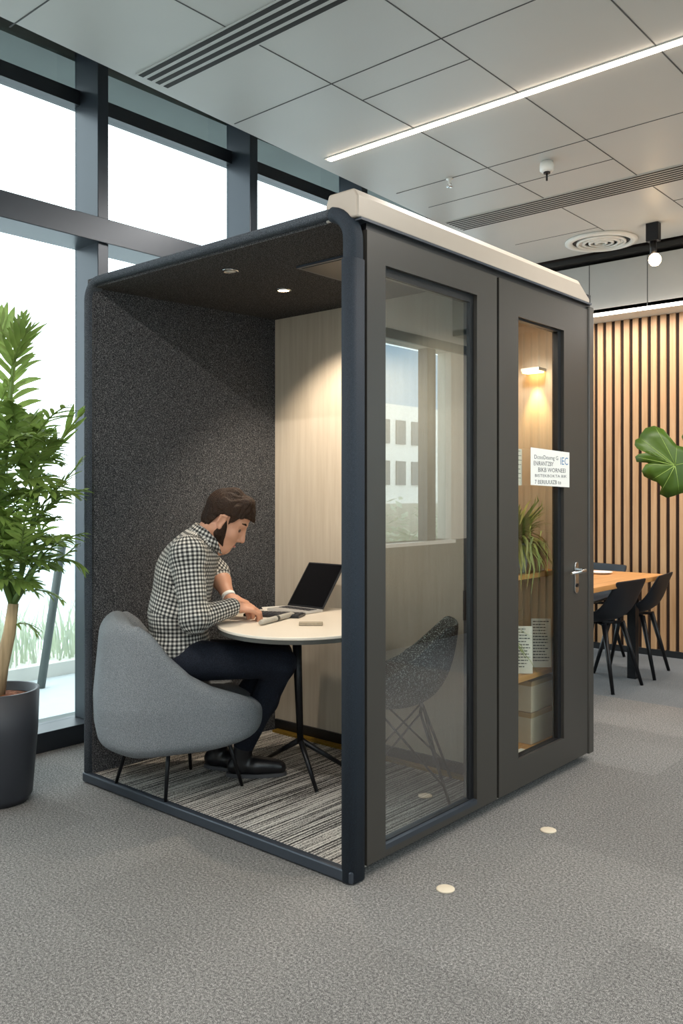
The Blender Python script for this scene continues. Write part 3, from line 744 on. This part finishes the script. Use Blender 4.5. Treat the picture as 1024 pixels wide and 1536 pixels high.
# tweed shell chair
def shell(P, name, mat, parent, base, yaw, thick, nv=14, nu=12):
    """P rows: (u, z, half width, edge lift along normal)"""
    vs = []; rows = []
    P = np.array(P, float); tt = np.linspace(0, len(P)-1, nv)
    def spl(k):
        i = np.arange(len(P)); return np.interp(tt, i, P[:, k])
    U, Z, W, L = (spl(k) for k in range(4))
    for it in range(2):
        for arr in (U, Z, W, L): arr[1:-1] = .25*arr[:-2]+.5*arr[1:-1]+.25*arr[2:]
    c, s = math.cos(yaw), math.sin(yaw)
    for i in range(nv):
        a, b = max(i-1, 0), min(i+1, nv-1); tu, tz = U[b]-U[a], Z[b]-Z[a]; l = math.hypot(tu, tz); nu_, nz = -tz/l, tu/l
        for j in range(nu+1):
            t = -1+2*j/nu; lf = L[i]*abs(t)**2.6; w = W[i]*math.copysign(min(abs(t), 1)**.9, t)
            uu, zz = U[i]+nu_*lf, Z[i]+nz*lf
            vs.append(Vector((base.x+uu*c-w*s, base.y+uu*s+w*c, base.z+zz)))
    fs = [(i*(nu+1)+j, i*(nu+1)+j+1, (i+1)*(nu+1)+j+1, (i+1)*(nu+1)+j) for i in range(nv-1) for j in range(nu)]
    o = MB().add(vs, fs, True).build(name, mat, parent)
    sf = o.modifiers.new('solidify', 'SOLIDIFY'); sf.thickness = thick; sf.offset = 0
    sb = o.modifiers.new('subdivision', 'SUBSURF'); sb.levels = 2; sb.render_levels = 2
    return o
sc = Vector((-.318, .750, FZ-.03))
tcx = thing('shell_chair', sc, 'tweed bucket chair on black wire legs behind the booth glass', 'chair')
syaw = ANG+PI-.12
# profile listed from the back's top down to the seat front
shell([(-.235, .755, .17, .04), (-.23, .68, .205, .11), (-.21, .57, .222, .17), (-.165, .465, .23, .20), (-.08, .40, .23, .19), (.06, .385, .22, .165), (.17, .40, .21, .12), (.225, .42, .18, .05)], 'shell', M['tweed'], tcx, sc, syaw, .018)
cU = Vector((math.cos(syaw), math.sin(syaw), 0)); cV = Vector((-cU.y, cU.x, 0))
tops = {}
for su in (-1, 1):
    for sv in (-1, 1):
        ft = sc+UP*.03+cU*(.19*su-.02)+cV*(.19*sv); tp = sc+cU*(.085*su)+cV*(.09*sv)+UP*.385; tops[(su, sv)] = (ft, tp)
        MB().tube([ft+UP*.003, tp], .006, 8).build('leg', M['black_metal'], tcx)
for su, sv, tu, tv in ((-1, -1, 1, -1), (1, 1, -1, 1), (-1, 1, -1, -1), (1, -1, 1, 1), (1, -1, -1, -1), (-1, 1, 1, 1)):
    ft, tp = tops[(su, sv)]; f2, t2 = tops[(tu, tv)]
    MB().tube([ft+(tp-ft)*.22, t2], .0045, 6).build('brace', M['black_metal'], tcx)
m = MB()
for su in (-1, 1): m.tube([tops[(su, -1)][1], tops[(su, 1)][1]], .007, 8)
m.build('seat_mount', M['black_metal'], tcx)

# ================================================================ THE PERSON
PD = 3.75
def P(px, py, s=0.): return pp(px, py, PD-s)
def A(v): return np.array(v, float)
S_ = -D                                              # towards the viewer: his right side
man = thing('person', rd(-.70, 3.75, FZ), 'bearded man in a checked shirt and dark trousers writing at the round table', 'person')
axB = (R, S_, UP)
ht = math.radians(33)
hf = (R*math.cos(ht)-UP*math.sin(ht)); hu = (R*math.sin(ht)+UP*math.cos(ht)); hs = S_
HC = P(341, 779, 0)
def Hd(f, u, s): return A(HC+hf*f+hu*u+hs*s)
axH = (hf, hs, hu)
def hand_prims(w, fwd, palm_n, side, curl=1.0, sc_=1.0):
    """w wrist, fwd finger direction, palm_n back-of-hand normal, side towards the thumb"""
    w, f, n, s = A(w), A(fwd), A(palm_n), A(side); out = []
    kn = w+f*.085*sc_
    out.append(cap(w, w+f*.03, .024, .026, .01))
    out.append(ell(w+f*.052, (.048, .040, .0165), (f, s, n), .012))
    for i, (o, L) in enumerate(((.030, 1.0), (.010, 1.1), (-.011, 1.02), (-.030, .82))):
        b = w+f*(.083-.004*abs(i-1.2))+s*o; a1, a2, a3 = .5*curl, 1.3*curl, 1.9*curl
        p1 = b+(f*math.cos(a1)-n*math.sin(a1))*.042*L; p2 = p1+(f*math.cos(a2)-n*math.sin(a2))*.026*L; p3 = p2+(f*math.cos(a3)-n*math.sin(a3))*.02*L
        out += [cap(w+f*.045+s*o*.7, b, .011, .0105, .008), cap(b, p1, .0098, .0088, .003), cap(p1, p2, .0088, .008, .002), cap(p2, p3, .008, .007, .002)]
    t0 = w+f*.025+s*.026; t1 = t0+f*.032+s*.022-n*.010; t2 = t1+f*.030+s*.003-n*.010
    out += [cap(w+f*.02+s*.01, t0, .017, .014, .01), cap(t0, t1, .0125, .0105, .004), cap(t1, t2, .010, .0085, .002)]
    return out
# skeleton
neck0 = A(P(309, 812, 0)); neck1 = Hd(-.035, -.055, 0)
nsh, fsh = A(P(282, 830, .165)), A(P(296, 828, -.17))
nel, nwr = A(P(291, 929, .215)), A(P(350, 910, .055))
fel, fwr = A(P(326, 858, -.21)), A(P(344, 897, -.105))
nhf = (R*.93+D*.33-UP*.12).normalized(); nhn = (UP*.95+S_*.25); nhn = (nhn-nhf*nhn.dot(nhf)).normalized(); nhs = nhn.cross(nhf)
fhf = (R*.86-D*.42-UP*.28).normalized(); fhn = UP*1.0; fhn = (fhn-fhf*fhn.dot(fhf)).normalized(); fhs = -fhn.cross(fhf)
if nhs.dot(D) < 0: nhs = -nhs
if fhs.dot(S_) < 0: fhs = -fhs
nhip, fhip = A(P(284, 990, .09)), A(P(288, 988, -.09))
nkn, fkn = A(P(421, 995, .02)), A(P(416, 982, -.20))
nan, fan = A(P(366, 1117, -.13)), A(P(330, 1105, -.24))
body = [
    # head
    ell(Hd(-.012, .036, 0), (.098, .076, .084), axH, .02), ell(Hd(.028, -.035, 0), (.062, .060, .088), axH, .02),
    cap(Hd(-.008, -.055, .052), Hd(.058, -.110, .014), .020, .017, .025), cap(Hd(-.008, -.055, -.052), Hd(.058, -.110, -.014), .020, .017, .025),
    cap(Hd(.060, -.110, .008), Hd(.060, -.110, -.008), .021, .021, .015),
    cap(Hd(.076, .018, .010), Hd(.060, .016, .042), .012, .010, .012), cap(Hd(.076, .018, -.010), Hd(.060, .016, -.042), .012, .010, .012),
    cap(Hd(.085, .004, 0), Hd(.104, -.043, 0), .0075, .0115, .008), cap(Hd(.090, -.050, .012), Hd(.090, -.050, -.012), .009, .009, .006),
    ell(Hd(.052, -.042, .036), (.026, .022, .024), axH, .015), ell(Hd(.052, -.042, -.036), (.026, .022, .024), axH, .015),
    ell(Hd(.086, -.010, .030), (.017, .015, .011), axH, .008, 's'), ell(Hd(.086, -.010, -.030), (.017, .015, .011), axH, .008, 's'),
    cap(Hd(.078, -.076, .016), Hd(.078, -.076, -.016), .0085, .0085, .006), cap(Hd(.077, -.089, .014), Hd(.077, -.089, -.014), .0085, .0085, .006),
]
for sg_ in (1, -1):
    body += [ell(Hd(-.010, -.012, .076*sg_), (.0175, .008, .032), axH, .006), cap(Hd(-.024, .008, .083*sg_), Hd(-.020, -.022, .084*sg_), .005, .005, .003), cap(Hd(-.024, .008, .083*sg_), Hd(.0, .016, .080*sg_), .005, .005, .003), ell(Hd(-.002, -.038, .078*sg_), (.009, .006, .011), axH, .004), ell(Hd(-.006, -.010, .086*sg_), (.010, .006, .018), axH, .004, 's')]
body += [cap(neck1, neck0, .056, .062, .03), cap(Hd(.02, -.085, 0), A(P(322, 818, 0)), .036, .045, .03)]
# trunk and limbs (mostly under the clothes)
pel, bel, che, uch = A(P(268, 978)), A(P(268, 920)), A(P(277, 862)), A(P(293, 826))
body += [ell(pel, (.105, .15, .10), axB, .05), ell(bel, (.10, .14, .13), axB, .06), ell(che, (.10, .15, .14), axB, .06), cap(nsh, fsh, .05, .05, .05)]
body += [cap(nsh, nel, .045, .038, .03), cap(nel, nwr, .038, .025, .02), cap(fsh, fel, .045, .040, .03), cap(fel, fel+(fwr-fel)*.35, .040, .040, .02), cap(fel+(fwr-fel)*.35, fwr, .040, .026, .02)]
body += [cap(nhip, nkn, .07, .045, .03), cap(fhip, fkn, .07, .045, .03), cap(nkn, nan, .045, .03, .02), cap(fkn, fan, .045, .03, .02)]
body += hand_prims(nwr, nhf, nhn, nhs, .95) + hand_prims(fwr, fhf, fhn, fhs, .75)
bo = sdf_obj('body', body, .0042, M['skin'], man)
# eyes and brows
for sg_ in (1, -1):
    MB().lathe([(.001, -.0105), (.0075, -.0075), (.0105, 0), (.0075, .0075), (.001, .0105)], Hd(.0685, -.010, .030*sg_), 14).build('eye', plain('shaded eye', '#5a4438', .4), man)
    MB().tube([Hd(.084, .020, .012*sg_), Hd(.080, .026, .030*sg_), Hd(.066, .022, .048*sg_)], [.0045, .005, .003], 8).build('eyebrow', M['beard'], man)
MB().tube([Hd(.0865, -.0825, .016), Hd(.0895, -.082, 0), Hd(.0865, -.0825, -.016)], [.003, .005, .003], 8).build('lips', plain('lips', '#a8645a', .5), man)
# hair
def hair_cut(Gd, Pn):
    q = Pn-A(HC); f = q@A(hf); u = q@A(hu); s = np.abs(q@A(hs))
    line = np.interp(f, [-.12, -.075, -.05, -.03, -.012, .012, .02, .045, .075, .12], [-.085, -.075, -.055, .010, .020, .024, -.012, .040, .052, .050])
    line = line+np.where(f > .03, np.clip((s-.05)*-.5, -.02, 0), 0)
    return np.maximum(Gd, (line-u))+.0016*np.sin(s*520+f*60+u*90+3*np.sin(f*70))
hair = [ell(Hd(-.014, .038, 0), (.106, .0835, .092), axH, .02), ell(Hd(-.045, -.025, 0), (.062, .066, .062), axH, .02), cap(Hd(.04, .105, .03), Hd(.04, .105, -.03), .027, .027, .03), cap(Hd(.07, .075, .025), Hd(.101, .052, .012), .020, .008, .02), cap(Hd(.07, .075, -.025), Hd(.095, .056, -.02), .020, .008, .02), cap(Hd(-.03, .115, .025), Hd(-.03, .115, -.025), .018, .018, .03)]
sdf_obj('hair', hair, .003, M['hair'], man, hair_cut)
def beard_cut(Gd, Pn):
    q = Pn-A(HC); f = q@A(hf); u = q@A(hu)
    top = np.interp(f, [-.03, .008, .022, .036, .05, .065, .085], [.0, .0, -.022, -.052, -.095, -.125, -.13])
    return np.maximum(Gd, (u-top))
beard = [cap(Hd(.006, -.012, s*.062), Hd(.012, -.062, s*.0585), .0165, .0215, .01) for s in (1, -1)]+[cap(Hd(.006, -.062, s*.054), Hd(.056, -.113, s*.014), .0245, .0215, .015) for s in (1, -1)]+[cap(Hd(.060, -.112, .008), Hd(.060, -.112, -.008), .0225, .0225, .01)]
sdf_obj('beard', beard, .003, M['beard'], man, beard_cut)
# shirt
shirt = [ell(A(P(268, 968)), (.132, .175, .075), axB, .05), ell(bel, (.130, .168, .15), axB, .07), ell(che, (.126, .172, .15), axB, .07), ell(uch+A(UP)*-.02, (.095, .155, .085), axB, .06), cap(nsh, fsh, .070, .070, .05), cap(A(P(300, 815)), A(P(311, 806)), .074, .066, .05),
         cap(nsh, nel, .066, .056, .03), cap(nel, nel+(nwr-nel)*.93, .056, .038, .03), cap(nel+(nwr-nel)*.80, nel+(nwr-nel)*.95, .040, .0385, .008), cap(fsh, fel+(fel-fsh)*.0, .064, .052, .03), cap(fel, fel+(fwr-fel)*.16, .052, .05, .015)]
uvb = [(A(P(268, 1000)), bel, A(S_), .15), (bel, uch, A(S_), .15), (uch, neck0, A(S_), .13), (nsh, nel, A(R), .06), (nel, nwr, A(UP), .05), (fsh, fel, A(R), .06), (fel, fwr, A(UP), .05)]
sh_ = sdf_obj('shirt', shirt, .0055, M['gingham'], man, None, None, None, uvb)
# collar: two leaves around the neck
def collar():
    nb = A(P(312, 803)); ax = neck1-neck0; ax /= np.linalg.norm(ax); e1 = A(R)-ax*(A(R)@ax); e1 /= np.linalg.norm(e1); e2 = np.cross(ax, e1)
    vs = []; n = 40
    for k in range(n+1):
        a = PI*.06+(2*PI-.12*PI)*k/n
        fr = max(0, math.cos(a))
        for (rad, h) in ((.0665+.004*fr, .026-.030*fr), (.073+.006*fr, .026-.030*fr), (.092+.004*fr, -.016-.030*fr), (.085, -.018-.028*fr)):
            vs.append(nb+e1*rad*math.cos(a)*1.0+e2*rad*math.sin(a)+ax*h)
    fs = [(k*4+j, (k+1)*4+j, (k+1)*4+(j+1) % 4, k*4+(j+1) % 4) for k in range(n) for j in range(4)]
    o = MB().add([Vector(v) for v in vs], fs+[(0, 1, 2, 3), (n*4, n*4+1, n*4+2, n*4+3)], True).build('collar', M['gingham'], sh_)
    l = o.data.uv_layers.new(name='UVMap')
    for p in o.data.polygons:
        for li in p.loop_indices:
            v = A(o.data.vertices[o.data.loops[li].vertex_index].co)+A(root_loc(sh_))-nb
            l.data[li].uv = (math.atan2(abs(v@e2), v@e1)*.08, v@ax)
collar()
c0 = fwr-(fwr-fel)/np.linalg.norm(fwr-fel)*.020
MB().tube([c0, fwr-(fwr-fel)/np.linalg.norm(fwr-fel)*.002], .0315, 20).build('cuff', M['white'], man)
# trousers, belt, shoes
tr = [ell(A(P(274, 990)), (.118, .162, .085), axB, .05), cap(nhip, nkn, .088, .062, .04), cap(fhip, fkn, .088, .062, .04), cap(nkn, nkn+(nan-nkn)*.45, .062, .058, .03), cap(nkn+(nan-nkn)*.45, nan, .058, .046, .03), cap(fkn, fkn+(fan-fkn)*.45, .062, .058, .03), cap(fkn+(fan-fkn)*.45, fan, .058, .046, .03)]
sdf_obj('trousers', tr, .006, M['trouser'], man)
def shoe(an, fw):
    an = Vector(an); f = Vector(fw).normalized(); s = Vector((-f.y, f.x, 0)); g = Vector((an.x, an.y, FZ))
    p = [cap(g-f*.04+UP*.045, g+f*.05+UP*.045, .036, .04, .02), cap(g+f*.05+UP*.038, g+f*.155+UP*.036, .041, .032, .02), cap(g-f*.02+UP*.05, A(an)*1.0, .04, .045, .02), ell(g+f*.08+UP*.05, (.07, .036, .03), (f, s, UP), .02)]
    def cut(Gd, Pn): return np.maximum(Gd, FZ+.016-Pn[..., 2])
    o = sdf_obj('shoe', p, .005, M['leather'], man, cut)
    def rect(k, z): return [g+f*(.055+.135*k*math.cos(a))+s*(.043*k*math.sin(a))+UP*z for a in [2*PI*i/28 for i in range(28)]]
    MB().prism(rect(1.0, .001), (0, 0, .016)).build('sole', M['sole'], o)
shoe(nan, R*.95+D*.05); shoe(fan, R*.95-D*.25)

# ================================================================ BIG PALM BY THE WINDOW
pc_ = rd(-1.463, 3.70, 0)
palm = thing('potted_palm', (pc_.x, pc_.y, 0), 'tall leafy palm in a matt black planter beside the left window', 'plant')
MB().lathe([(.120, .0), (.138, .03), (.160, .30), (.166, .475), (.152, .475), (.148, .43)], (pc_.x, pc_.y, 0), 40).build('planter', M['pot_dark'], palm)
MB().lathe([(.001, .452), (.08, .45), (.15, .436)], (pc_.x, pc_.y, 0), 32).build('soil', M['soil'], palm)
PDm = 3.70
def Q(px, py, s=0.): return pp(px, py, PDm-s)
tr_ = [Q(-6, 1045), Q(2, 1000), Q(14, 950), Q(20, 905)]
MB().tube(tr_, [.036, .030, .026, .022], 12).build('trunk', M['bark'], palm)
stems = MB()
for pts in ([Q(20, 905), Q(8, 820), Q(2, 740), Q(10, 660), Q(14, 600), Q(20, 545)], [Q(20, 905), Q(40, 830), Q(52, 770), Q(62, 700)], [Q(20, 910), Q(-20, 800, .1), Q(-40, 700, .15)], [Q(20, 905), Q(48, 860, .1), Q(62, 830, .12)]):
    stems.tube(pts, [.016]+[.010]*(len(pts)-2)+[.005], 8)
stems.build('stem', M['stem'], palm)
rl = random.Random(11)
def bez(pts, n):
    pts = [Vector(p) for p in pts]; out = []
    for i in range(n):
        t = i/(n-1); q = pts[:]
        while len(q) > 1: q = [q[k].lerp(q[k+1], t) for k in range(len(q)-1)]
        out.append(q[0])
    return out
def frond(pts, n, L, W, droop=.3, spread=1.0, side0=None):
    path = bez(pts, n+2); m = MB(); m.tube(path, [.0035]*(len(path)-1)+[.0012], 6)
    for i in range(1, n+2):
        p = path[i]; t = (path[min(i+1, n+1)]-path[i-1]).normalized(); q = i/(n+1)
        side = t.cross(Vector((rl.uniform(-.3, .3), rl.uniform(-.3, .3), 1))).normalized()
        if side.length < .1: side = D.copy()
        if side0 is not None: side = (side0+side*.35).normalized()
        for s in (1, -1):
            l = L*(math.sin(PI*(.18+.72*q)))*rl.uniform(.8, 1.1); d = (side*s*spread*(1-.45*q)+t*(.55+.5*q)+UP*rl.uniform(-.05, .25)).normalized()
            nr = d.cross(t).normalized(); w = d.cross(nr).normalized()*W*rl.uniform(.8, 1.15); pv = []
            for k in range(6):
                z = k/5; c = p+d*l*z-UP*(droop*l*z*z); ww = w*(math.sin(PI*min(1, .12+z*.88))**.8+.02); pv += [c-ww+nr*.18*W*0, c-UP*.0-nr*W*.22, c+ww]
            fs = []
            for k in range(5):
                for j in (0, 1): fs.append((3*k+j, 3*k+j+1, 3*k+3+j+1, 3*k+3+j))
            m.add(pv, fs, True)
    return m.build('frond', M['leaf'], palm)
# the fronds the photo shows
frond([Q(10, 720), Q(14, 620), Q(24, 530), Q(30, 490)], 13, .20, .012, .35, 1.15, R)
frond([Q(14, 600), Q(18, 560), Q(26, 520), Q(34, 478)], 9, .16, .009, .15, .8, R)
frond([Q(16, 560), Q(20, 535), Q(30, 510, .05), Q(46, 492, .05)], 6, .15, .012, .1, .8)
frond([Q(20, 545), Q(12, 520), Q(4, 500), Q(-4, 480)], 6, .17, .016, .1, .7, R)
frond([Q(60, 705), Q(80, 672), Q(100, 650), Q(118, 625)], 8, .15, .016, .0, .7)
frond([Q(40, 730), Q(45, 690), Q(60, 660), Q(72, 650)], 7, .13, .018, .1, .9)
frond([Q(20, 700), Q(24, 668), Q(40, 640), Q(55, 645)], 6, .12, .016, .3, .9)
frond([Q(52, 770), Q(75, 745), Q(100, 720), Q(122, 690)], 10, .12, .007, .2, .9)
frond([Q(50, 790), Q(75, 750), Q(105, 740), Q(124, 735)], 9, .12, .008, .3, .9)
frond([Q(48, 850), Q(75, 815), Q(105, 805), Q(124, 800)], 10, .11, .008, .4, 1.0)
frond([Q(45, 860), Q(70, 835), Q(100, 830), Q(122, 850)], 10, .12, .008, .5, 1.0)
frond([Q(50, 860), Q(65, 850), Q(95, 840), Q(112, 820)], 9, .12, .009, .3, 1.0)
frond([Q(25, 890), Q(50, 880), Q(75, 885), Q(92, 900)], 8, .09, .006, .4, 1.0)
frond([Q(18, 940), Q(35, 930), Q(48, 935), Q(55, 950)], 6, .08, .006, .4, 1.0)
for k in range(84):
    bx = rl.uniform(-40, 55); by = rl.uniform(650, 880); s = rl.uniform(-.2, .22)
    ang = rl.uniform(-.35, 1.9); ln_ = rl.uniform(45, 85)
    ex = bx+math.cos(ang)*ln_*(1 if rl.random() < .62 else -1); ey = by-math.sin(ang)*ln_*.8
    ex = min(ex, 118); s2 = s+rl.uniform(-.18, .18)
    frond([Q(bx, by, s*.5), Q((bx+ex)/2, (by+ey)/2-16, s), Q(ex, ey, s2)], rl.choice((7, 8, 9)), rl.uniform(.09, .14), rl.uniform(.007, .016), rl.uniform(.1, .5), 1.0)
for k in range(8):
    a = rl.uniform(.3, 2.8); bx = rl.uniform(-60, 0); by = rl.uniform(520, 760)
    frond([Q(bx, by+60), Q(bx-10, by), Q(bx-60*math.cos(a)-20, by-60)], 8, .14, .013, .3, 1.0)

# ================================================================ DINING CORNER
tx1, ty0, ty1, tz = -.43, 2.3, 4.07, .725
dt = thing('dining_table', (-.85, 3.1, 0), 'oak dining table on dark legs beside the slatted wall', 'table')
MB().box(-1.32, tx1, ty0, ty1, tz-.035, tz).build('top', M['oak'], dt, bevel=.004)
for x in (-1.24, -.56):
    for y in (2.4, 3.8): MB().box(x-.03, x+.03, y-.03, y+.03, 0, tz-.035).build('leg', M['black_metal'], dt)
def dining_chair(x, y, yaw, label):
    b = Vector((x, y, 0)); r = thing('dining_chair', b, label, 'chair', 'dark dining chairs around the oak table')
    shell([(-.265, .735, .205, .0), (-.25, .67, .215, .02), (-.235, .60, .222, .04), (-.205, .50, .23, .07), (-.12, .44, .225, .07), (.05, .435, .22, .05), (.17, .44, .21, .02), (.225, .43, .20, .0)], 'seat', M['black_seat'], r, b, yaw, .016)
    u = Vector((math.cos(yaw), math.sin(yaw), 0)); v = Vector((-u.y, u.x, 0))
    for su in (-1, 1):
        for sv in (-1, 1):
            MB().tube([b+u*(.215*su-.02)+v*(.20*sv)+UP*.001, b+u*(.11*su-.02)+v*(.12*sv)+UP*.435], [.012, .020], 8).build('leg', M['black_metal'], r)
    m = MB(); m.tube([b+u*.09+v*.11+UP*.43, b-u*.13-v*.11+UP*.43], .012, 6); m.tube([b+u*.09-v*.11+UP*.43, b-u*.13+v*.11+UP*.43], .012, 6); m.build('underframe', M['black_metal'], r)
dining_chair(-.67, 3.43, PI-.08, 'dark moulded dining chair nearest the booth, its back to the viewer')
dining_chair(-.67, 3.99, PI+.12, 'dark moulded dining chair right of the nearest one, by the slatted wall')
dining_chair(-1.19, 4.36, -PI/2-.3, 'dark moulded dining chair beyond the far end of the oak table')
ds = thing('dish', (-.80, 3.80, tz), 'small white dish lying on the far end of the oak table', 'dish')
MB().lathe([(.04, .0005), (.07, .008), (.085, .016), (.078, .016), (.04, .006)], (-.80, 3.80, tz), 28).build('bowl', M['dish'], ds)
# broad leaf plant standing at the right edge
fd = 5.0
def W(px, py, s=0.): return pp(px, py, fd-s)
fb = rd(2.30, 5.0, 0)
fg = thing('monstera_plant', fb, 'broad leaved green plant reaching in from the right before the slatted wall', 'plant')
MB().lathe([(.13, 0), (.17, .3), (.18, .36), (.165, .36), (.16, .32)], (fb.x, fb.y, 0), 28).build('planter', M['pot_dark'], fg)
MB().lathe([(.001, .33), (.165, .322)], (fb.x, fb.y, 0), 24).build('soil', M['soil'], fg)
MB().tube([(fb.x, fb.y, .32), rd(2.28, 5.0, .9), rd(2.22, 5.0, 1.35)], [.022, .018, .014], 10).build('trunk', M['bark'], fg)
def lobed(c, stem0, polar, tilt, name='leaf'):
    """leaf outline given as offsets in the photo's plane, domed"""
    m = MB(); c = Vector(c); ring = []
    for (dx, dy) in polar: ring.append((dx, dy))
    n = len(ring); vs = [c]
    for k in (.35, .7, 1.0):
        for (dx, dy) in ring:
            r2 = k*k*(dx*dx+dy*dy)
            vs.append(c+R*(dx*k)+UP*(dy*k)+D*(tilt*dx*k+r2*.9+.010*k*math.sin(9*math.atan2(dy, dx))))
    fs = [(0, 1+j, 1+(j+1) % n) for j in range(n)]
    for i in (0, 1):
        for j in range(n): fs.append((1+i*n+j, 1+(i+1)*n+j, 1+(i+1)*n+(j+1) % n, 1+i*n+(j+1) % n))
    m.add(vs, fs, True); o = m.build(name, M['fig'], fg)
    so = o.modifiers.new('solidify', 'SOLIDIFY'); so.thickness = .002
    vm = MB()
    for q in range(0, n, 3):
        dx, dy = ring[q]; f3 = lambda k: c+R*(dx*k)+UP*(dy*k)+D*(tilt*dx*k+k*k*(dx*dx+dy*dy)*.9+.010*k*math.sin(9*math.atan2(dy, dx))-.001)
        vm.tube([f3(.03), f3(.35), f3(.7), f3(.93)], [.0022, .0018, .0013, .0006], 5)
    vm.build('vein', M['vein'], o)
    MB().tube([stem0, (Vector(stem0)+c)/2+UP*.05, c+D*.004], .006, 8).build('petiole', M['stem'], fg)
def px_leaf(cx, cy, pts, s, tilt):
    c = W(cx, cy, s); k = (fd-s)/F
    lobed(c, rd(2.22, 5.0, 1.33), [((x-cx)*k, (cy-y)*k) for x, y in pts], tilt)
px_leaf(1012, 698, [(1016, 668), (1008, 655), (1000, 643), (988, 637), (977, 640), (970, 650), (968, 655), (962, 658), (960, 666), (963, 672), (972, 676), (980, 674), (984, 677), (978, 678), (965, 680), (961, 684), (963, 692), (972, 692), (983, 691), (996, 694), (984, 693), (974, 696), (968, 706), (972, 714), (982, 720), (990, 724), (996, 731), (994, 741), (1004, 747), (1012, 744), (1020, 741), (1036, 736), (1048, 715), (1046, 690), (1032, 672)], .06, -.3)
px_leaf(1052, 660, [(1022, 655), (1030, 640), (1052, 628), (1075, 640), (1085, 665), (1070, 690), (1048, 694), (1030, 680)], -.05, .2)
px_leaf(1085, 720, [(1050, 710), (1065, 690), (1095, 690), (1115, 715), (1108, 745), (1080, 755), (1060, 740)], .05, .2)

# ================================================================ LIGHT
w = bpy.data.worlds.new('overcast sky'); scn.world = w; w.use_nodes = True
bg = w.node_tree.nodes['Background']; bg.inputs[0].default_value = (.90, .96, 1.0, 1); bg.inputs[1].default_value = 5.0
def area(name, loc, rot, sx, sy, energy, col=(1, .945, .88)):
    l = bpy.data.lights.new(name, 'AREA'); l.shape = 'RECTANGLE'; l.size = sx; l.size_y = sy; l.energy = energy; l.color = col
    o = bpy.data.objects.new(name, l); COL.objects.link(o); o.location = loc; o.rotation_euler = rot; return o
def spot(name, loc, target, energy, ang, blend=.6, col=(1, .86, .68), size=.02):
    l = bpy.data.lights.new(name, 'SPOT'); l.energy = energy; l.spot_size = math.radians(ang); l.spot_blend = blend; l.color = col; l.shadow_soft_size = size
    o = bpy.data.objects.new(name, l); COL.objects.link(o); o.location = loc
    o.rotation_euler = (Vector(target)-Vector(loc)).to_track_quat('-Z', 'Y').to_euler(); return o
area('led_strip_light', (.37, 1.55, ZC-.014), (0, 0, 0), 3.6, .034, 130)
area('led_strip_light', (.4, -1.9, ZC-.014), (0, 0, 0), 3.7, .05, 110)  # light of the added, unseen strip behind the viewer
area('led_strip_light', (-.3, 4.454, 2.740), (0, 0, 0), 3.4, .026, 70)
spot('booth_downlight', (-.888, .617, 2.228), (-.80, 1.0, .9), 75, 105)
spot('booth_downlight', (-.354, .72, 2.228), (-.45, .95, .3), 18, 120)
spot('booth_downlight', (-.70, .95, 2.228), (-.70, 1.03, 0), 0.001, 60)
spot('amber_lamp', (-.195, 1.672, 1.900), (-.195, 1.725, 1.35), 15, 55, .8, (1, .62, .22), .01)
spot('cabinet_lamp', (-.14, 1.44, 2.12), (-.16, 1.5, 0), 16, 130, .5, (1, .93, .84), .05)
spot('track_spot', (-.465, 3.96, ZC-.33), (-.6, 3.6, .7), 60, 100, .8)
# camera
cam = bpy.data.cameras.new('camera'); cam.sensor_fit = 'VERTICAL'; cam.sensor_height = 36; cam.lens = 36*F/1536
cam.shift_y = (HOR-768)/1536; cam.clip_start = .05
co = bpy.data.objects.new('camera', cam); COL.objects.link(co); co.location = CAM; co.rotation_euler = (PI/2, 0, ANG); scn.camera = co
scn.view_settings.view_transform = 'Standard'; scn.view_settings.look = 'None'; scn.view_settings.gamma = 1; scn.view_settings.use_curve_mapping = False
scn.view_settings.exposure = -0.30
scn.cycles.max_bounces = 10; scn.cycles.transparent_max_bounces = 16; scn.cycles.diffuse_bounces = 5
scn.cycles.sample_clamp_indirect = 6
